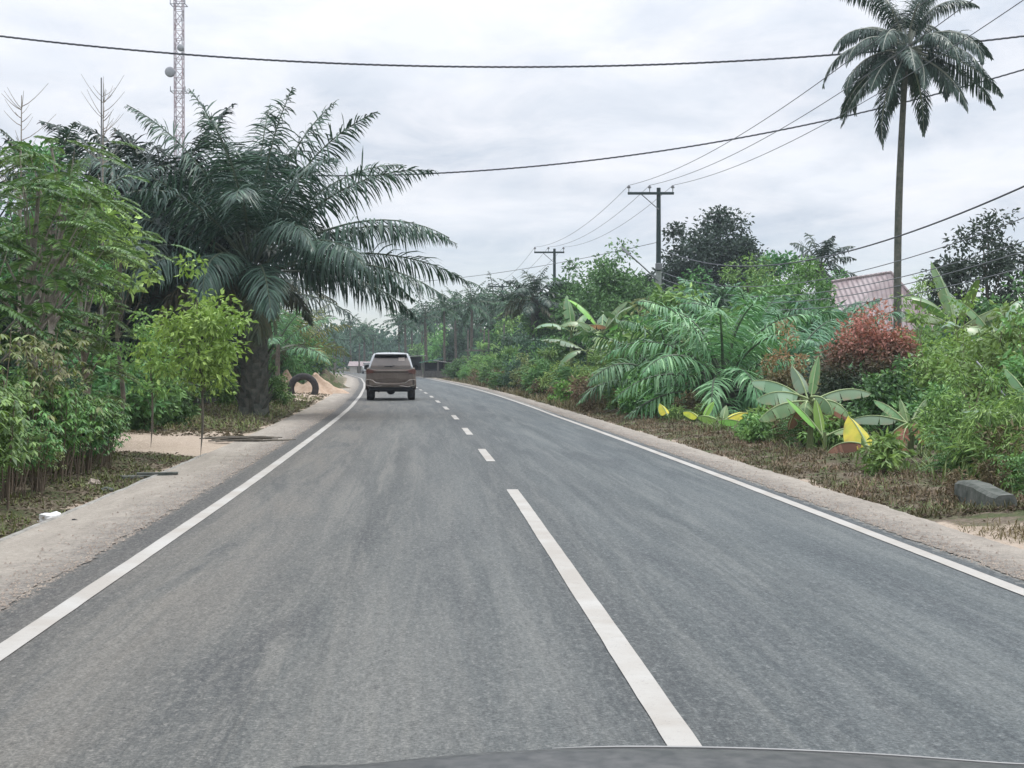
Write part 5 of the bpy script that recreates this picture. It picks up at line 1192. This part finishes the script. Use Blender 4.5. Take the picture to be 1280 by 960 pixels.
    for x_ in np.linspace(-.92, .92, 21):
        a_ = abs(x_); zt_ = .66 + .12 * smooth(.52, .72, a_); y_ = -.10 + .22 * smooth(.70, .94, a_) ; S.append([(x_, y_, .50 + .05 * smooth(.6, .9, a_)), (x_, y_ - .035, .58), (x_, y_ - .03, zt_ - .03), (x_, y_ + .02, zt_), (x_, y_ + .20, zt_), (x_, y_ + .20, .48)])
    loft(mb, S); bp = mb.build('bumper', M['dust'], root)
    mb = MB(); tube(mb, [(x_, -.135 + .22 * float(smooth(.70, .94, abs(x_))), .655 + .12 * float(smooth(.52, .72, abs(x_)))) for x_ in np.linspace(-.9, .9, 25)], .013, 5); tube(mb, [(x_, -.14 + .22 * float(smooth(.70, .94, abs(x_))), .545 - .03 * float(smooth(.4, .6, abs(x_))) + .06 * float(smooth(.6, .9, abs(x_)))) for x_ in np.linspace(-.9, .9, 25)], .013, 5); mb.build('trim', M['chrome'], bp)
    mb = MB(); box(mb, (0, .12, .44), (1.62, .30, .14), 0, 0, .03); mb.build('skirt', M['black'], root)
    mb = MB(); tube(mb, [(-.7, .98, .36), (.7, .98, .36)], .05, 8); th = np.linspace(.05, PI - .05, 8); tube(mb, np.stack([.17 * np.cos(th), .98 + 0 * th, .36 + 0 * th], -1), .15 * np.sin(th) + .01, 10); tube(mb, [(-.45, .3, .36), (-.45, 2.6, .36)], .06, 8); tube(mb, [(.5, .05, .40), (.5, 1.6, .40)], .035, 8); box(mb, (0, 2.2, .40), (1.3, 3.4, .10)); mb.build('underbody', M['black'], root)
    mb = MB(); tube(mb, [(0, .95, 1.78), (0, .80, 1.86)], .02, 6); mb.build('antenna', M['black'], root)
Dc = 56.5; cx = X(488.5, Dc)
root = thing('suv', 'dust covered brown SUV with pale roof seen from behind in the left lane', 'car', (cx, Dc, .012), rotz=math.atan(.075))
suv(root)

def small_car(label, px, D, rz):
    root = thing('parked_car', label, 'car', (X(px, D), D, .0), rz)
    mb = MB(); S = []
    for y_, hw, z0, z1 in ((-2.1, .7, .4, .8), (-1.9, .8, .3, .95), (-.9, .84, .25, 1.0), (1.2, .84, .25, .98), (1.95, .78, .3, .9), (2.1, .7, .4, .7)): S.append([(hw * .9, y_, z0), (hw, y_, z0 + .2), (hw, y_, z1 - .1), (hw * .92, y_, z1), (-hw * .92, y_, z1), (-hw, y_, z1 - .1), (-hw, y_, z0 + .2), (-hw * .9, y_, z0)])
    loft(mb, S); mb.build('body', M['white_car'], root)
    mb = MB(); S = [[(.74, y_, .96), (w_, y_, z_), (-w_, y_, z_), (-.74, y_, .96)] for y_, w_, z_ in ((-1.5, .70, 1.0), (-.9, .60, 1.45), (1.0, .60, 1.48), (1.8, .72, 1.0))]; loft(mb, S); mb.build('cabin', M['glass'], root)
    mb = MB(); box(mb, (0, .05, 1.475), (1.15, 1.85, .05), 0, 0, .02); mb.build('roof', M['white_car'], root)
    for s_ in (-1, 1):
        for y_ in (-1.3, 1.3): wheel(root, s_ * .74, y_, .31, .2)
        mb = MB(); box(mb, (s_ * .6, -2.08, .72), (.26, .06, .14), 0, 0, .02); mb.build('headlight', M['chrome'], root)
small_car('small white car far off at the bend, left of the brown SUV', 460.5, 205., .15)

# the bonnet of the car the picture is taken from, along the bottom edge
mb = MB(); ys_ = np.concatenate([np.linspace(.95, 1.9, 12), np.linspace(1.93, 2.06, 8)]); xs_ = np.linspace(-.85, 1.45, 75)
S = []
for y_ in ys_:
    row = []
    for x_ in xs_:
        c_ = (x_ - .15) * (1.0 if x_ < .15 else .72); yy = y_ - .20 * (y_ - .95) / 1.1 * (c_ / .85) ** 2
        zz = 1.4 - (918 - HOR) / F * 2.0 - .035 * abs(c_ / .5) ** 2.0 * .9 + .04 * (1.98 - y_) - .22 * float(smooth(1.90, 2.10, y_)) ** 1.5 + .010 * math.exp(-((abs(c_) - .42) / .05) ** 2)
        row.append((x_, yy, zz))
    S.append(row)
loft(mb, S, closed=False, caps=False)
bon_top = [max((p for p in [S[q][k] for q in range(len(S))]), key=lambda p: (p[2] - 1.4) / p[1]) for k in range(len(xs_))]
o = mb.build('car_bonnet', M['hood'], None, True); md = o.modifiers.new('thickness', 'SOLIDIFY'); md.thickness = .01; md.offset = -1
mb = MB(); tp = np.array([p for p in bon_top if p[0] > .03]); tube(mb, tp + np.array([0, 0, .001]), np.interp(np.arange(len(tp)), [0, 3, 12, len(tp)], [.0004, .0017, .0014, .0009]), 5); mb.build('edge_highlight', M['highlight_pale'], o)  # thin pale strip added to draw the highlight along the bonnet edge
tag(o, 'dark glossy bonnet edge of the car the view is taken from', 'car bonnet')

# ------------------------------------------------------------------ haze
mb = MB(); box(mb, (0, 200, 21.5), (540, 500, 46)); o = mb.build('haze', [])
t = NT('air_haze'); pv = t.n('ShaderNodeVolumePrincipled'); pv.inputs['Color'].default_value = (.80, .90, 1.0, 1); pv.inputs['Density'].default_value = .00045; pv.inputs['Anisotropy'].default_value = .2
t.l(pv.outputs[0], t.out.inputs['Volume']); o.data.materials.append(t.m); tag(o, kind='stuff'); o['label'] = 'thin pale haze in the air over the road'; o['category'] = 'haze'

# ------------------------------------------------------------------ light
w = bpy.data.worlds.new('World'); sc.world = w; w.use_nodes = True; nt = w.node_tree; nt.nodes.clear()
class WN(NT):
    def __init__(s): s.t = nt
t = WN(); out = t.n('ShaderNodeOutputWorld'); bg = t.n('ShaderNodeBackground'); bg.inputs['Strength'].default_value = .1
SE, SR = math.radians(58), math.radians(60)
sky = t.n('ShaderNodeTexSky', sky_type='NISHITA'); sky.sun_disc = False; sky.sun_elevation = SE; sky.sun_rotation = SR; sky.air_density = 1.0; sky.dust_density = .3; sky.ozone_density = 3.0
tc = t.n('ShaderNodeTexCoord'); sp = t.n('ShaderNodeSeparateXYZ'); t.l(tc.outputs['Generated'], sp.inputs[0])
zc = t.math('MAXIMUM', sp.outputs['Z'], 0.0); den = t.math('ADD', zc, .16)
cb = t.n('ShaderNodeCombineXYZ'); t.l(t.math('DIVIDE', sp.outputs['X'], den), cb.inputs[0]); t.l(t.math('DIVIDE', sp.outputs['Y'], den), cb.inputs[1])
mp = t.n('ShaderNodeMapping'); mp.inputs['Scale'].default_value = (1.25, 1.0, 1); mp.inputs['Location'].default_value = (3.1, 1.7, 0); t.l(cb.outputs[0], mp.inputs['Vector'])
n1 = t.noise(mp.outputs[0], 1.1, 7, .55, .35); n2 = t.noise(mp.outputs[0], 2.6, 7, .62, .6)
cl = t.mix(t.ramp(n1, [(.36, 0.), (.62, 1.)]), c4(5.2, 5.75, 6.6), c4(8.0, 8.2, 8.7))
cl = t.mix(t.ramp(n2, [(.42, 0.), (.72, .6)]), cl, c4(9.3, 9.1, 9.3))
cover = t.math('MINIMUM', t.math('ADD', t.math('MULTIPLY', zc, 7.0), .30), .96)
col = t.mix(cover, sky.outputs[0], cl)
gain = t.math('ADD', 1.0, t.math('MULTIPLY', t.math('MULTIPLY', zc, zc), 2.4))
vm = t.n('ShaderNodeVectorMath', operation='SCALE'); t.l(col, vm.inputs[0]); t.l(gain, vm.inputs['Scale'])
t.l(vm.outputs[0], bg.inputs['Color']); t.l(bg.outputs[0], out.inputs['Surface'])
sun = bpy.data.lights.new('sun', 'SUN'); sun.energy = 1.5; sun.angle = math.radians(14); sun.color = (1, .95, .88)
so = bpy.data.objects.new('sun', sun); COL.objects.link(so)
sd = Vector((math.sin(SR) * math.cos(SE), math.cos(SR) * math.cos(SE), math.sin(SE))); so.rotation_euler = (-sd).to_track_quat('-Z', 'Y').to_euler()

# ------------------------------------------------------------------ camera
cam = bpy.data.cameras.new('camera'); co = bpy.data.objects.new('camera', cam); COL.objects.link(co)
cam.sensor_width = 36; cam.lens = 36 * F / 1280; cam.clip_start = .05; cam.clip_end = 3000
co.location = (0, 0, H); co.rotation_euler = (PI / 2 - TH, 0, 0); sc.camera = co
sc.render.engine = 'CYCLES'; sc.cycles.max_bounces = 6; sc.cycles.diffuse_bounces = 3; sc.cycles.transmission_bounces = 3; sc.cycles.volume_bounces = 0; sc.cycles.glossy_bounces = 2
sc.view_settings.view_transform = 'Standard'; sc.view_settings.look = 'None'; sc.view_settings.exposure = .2; sc.view_settings.gamma = 1; sc.view_settings.use_curve_mapping = False
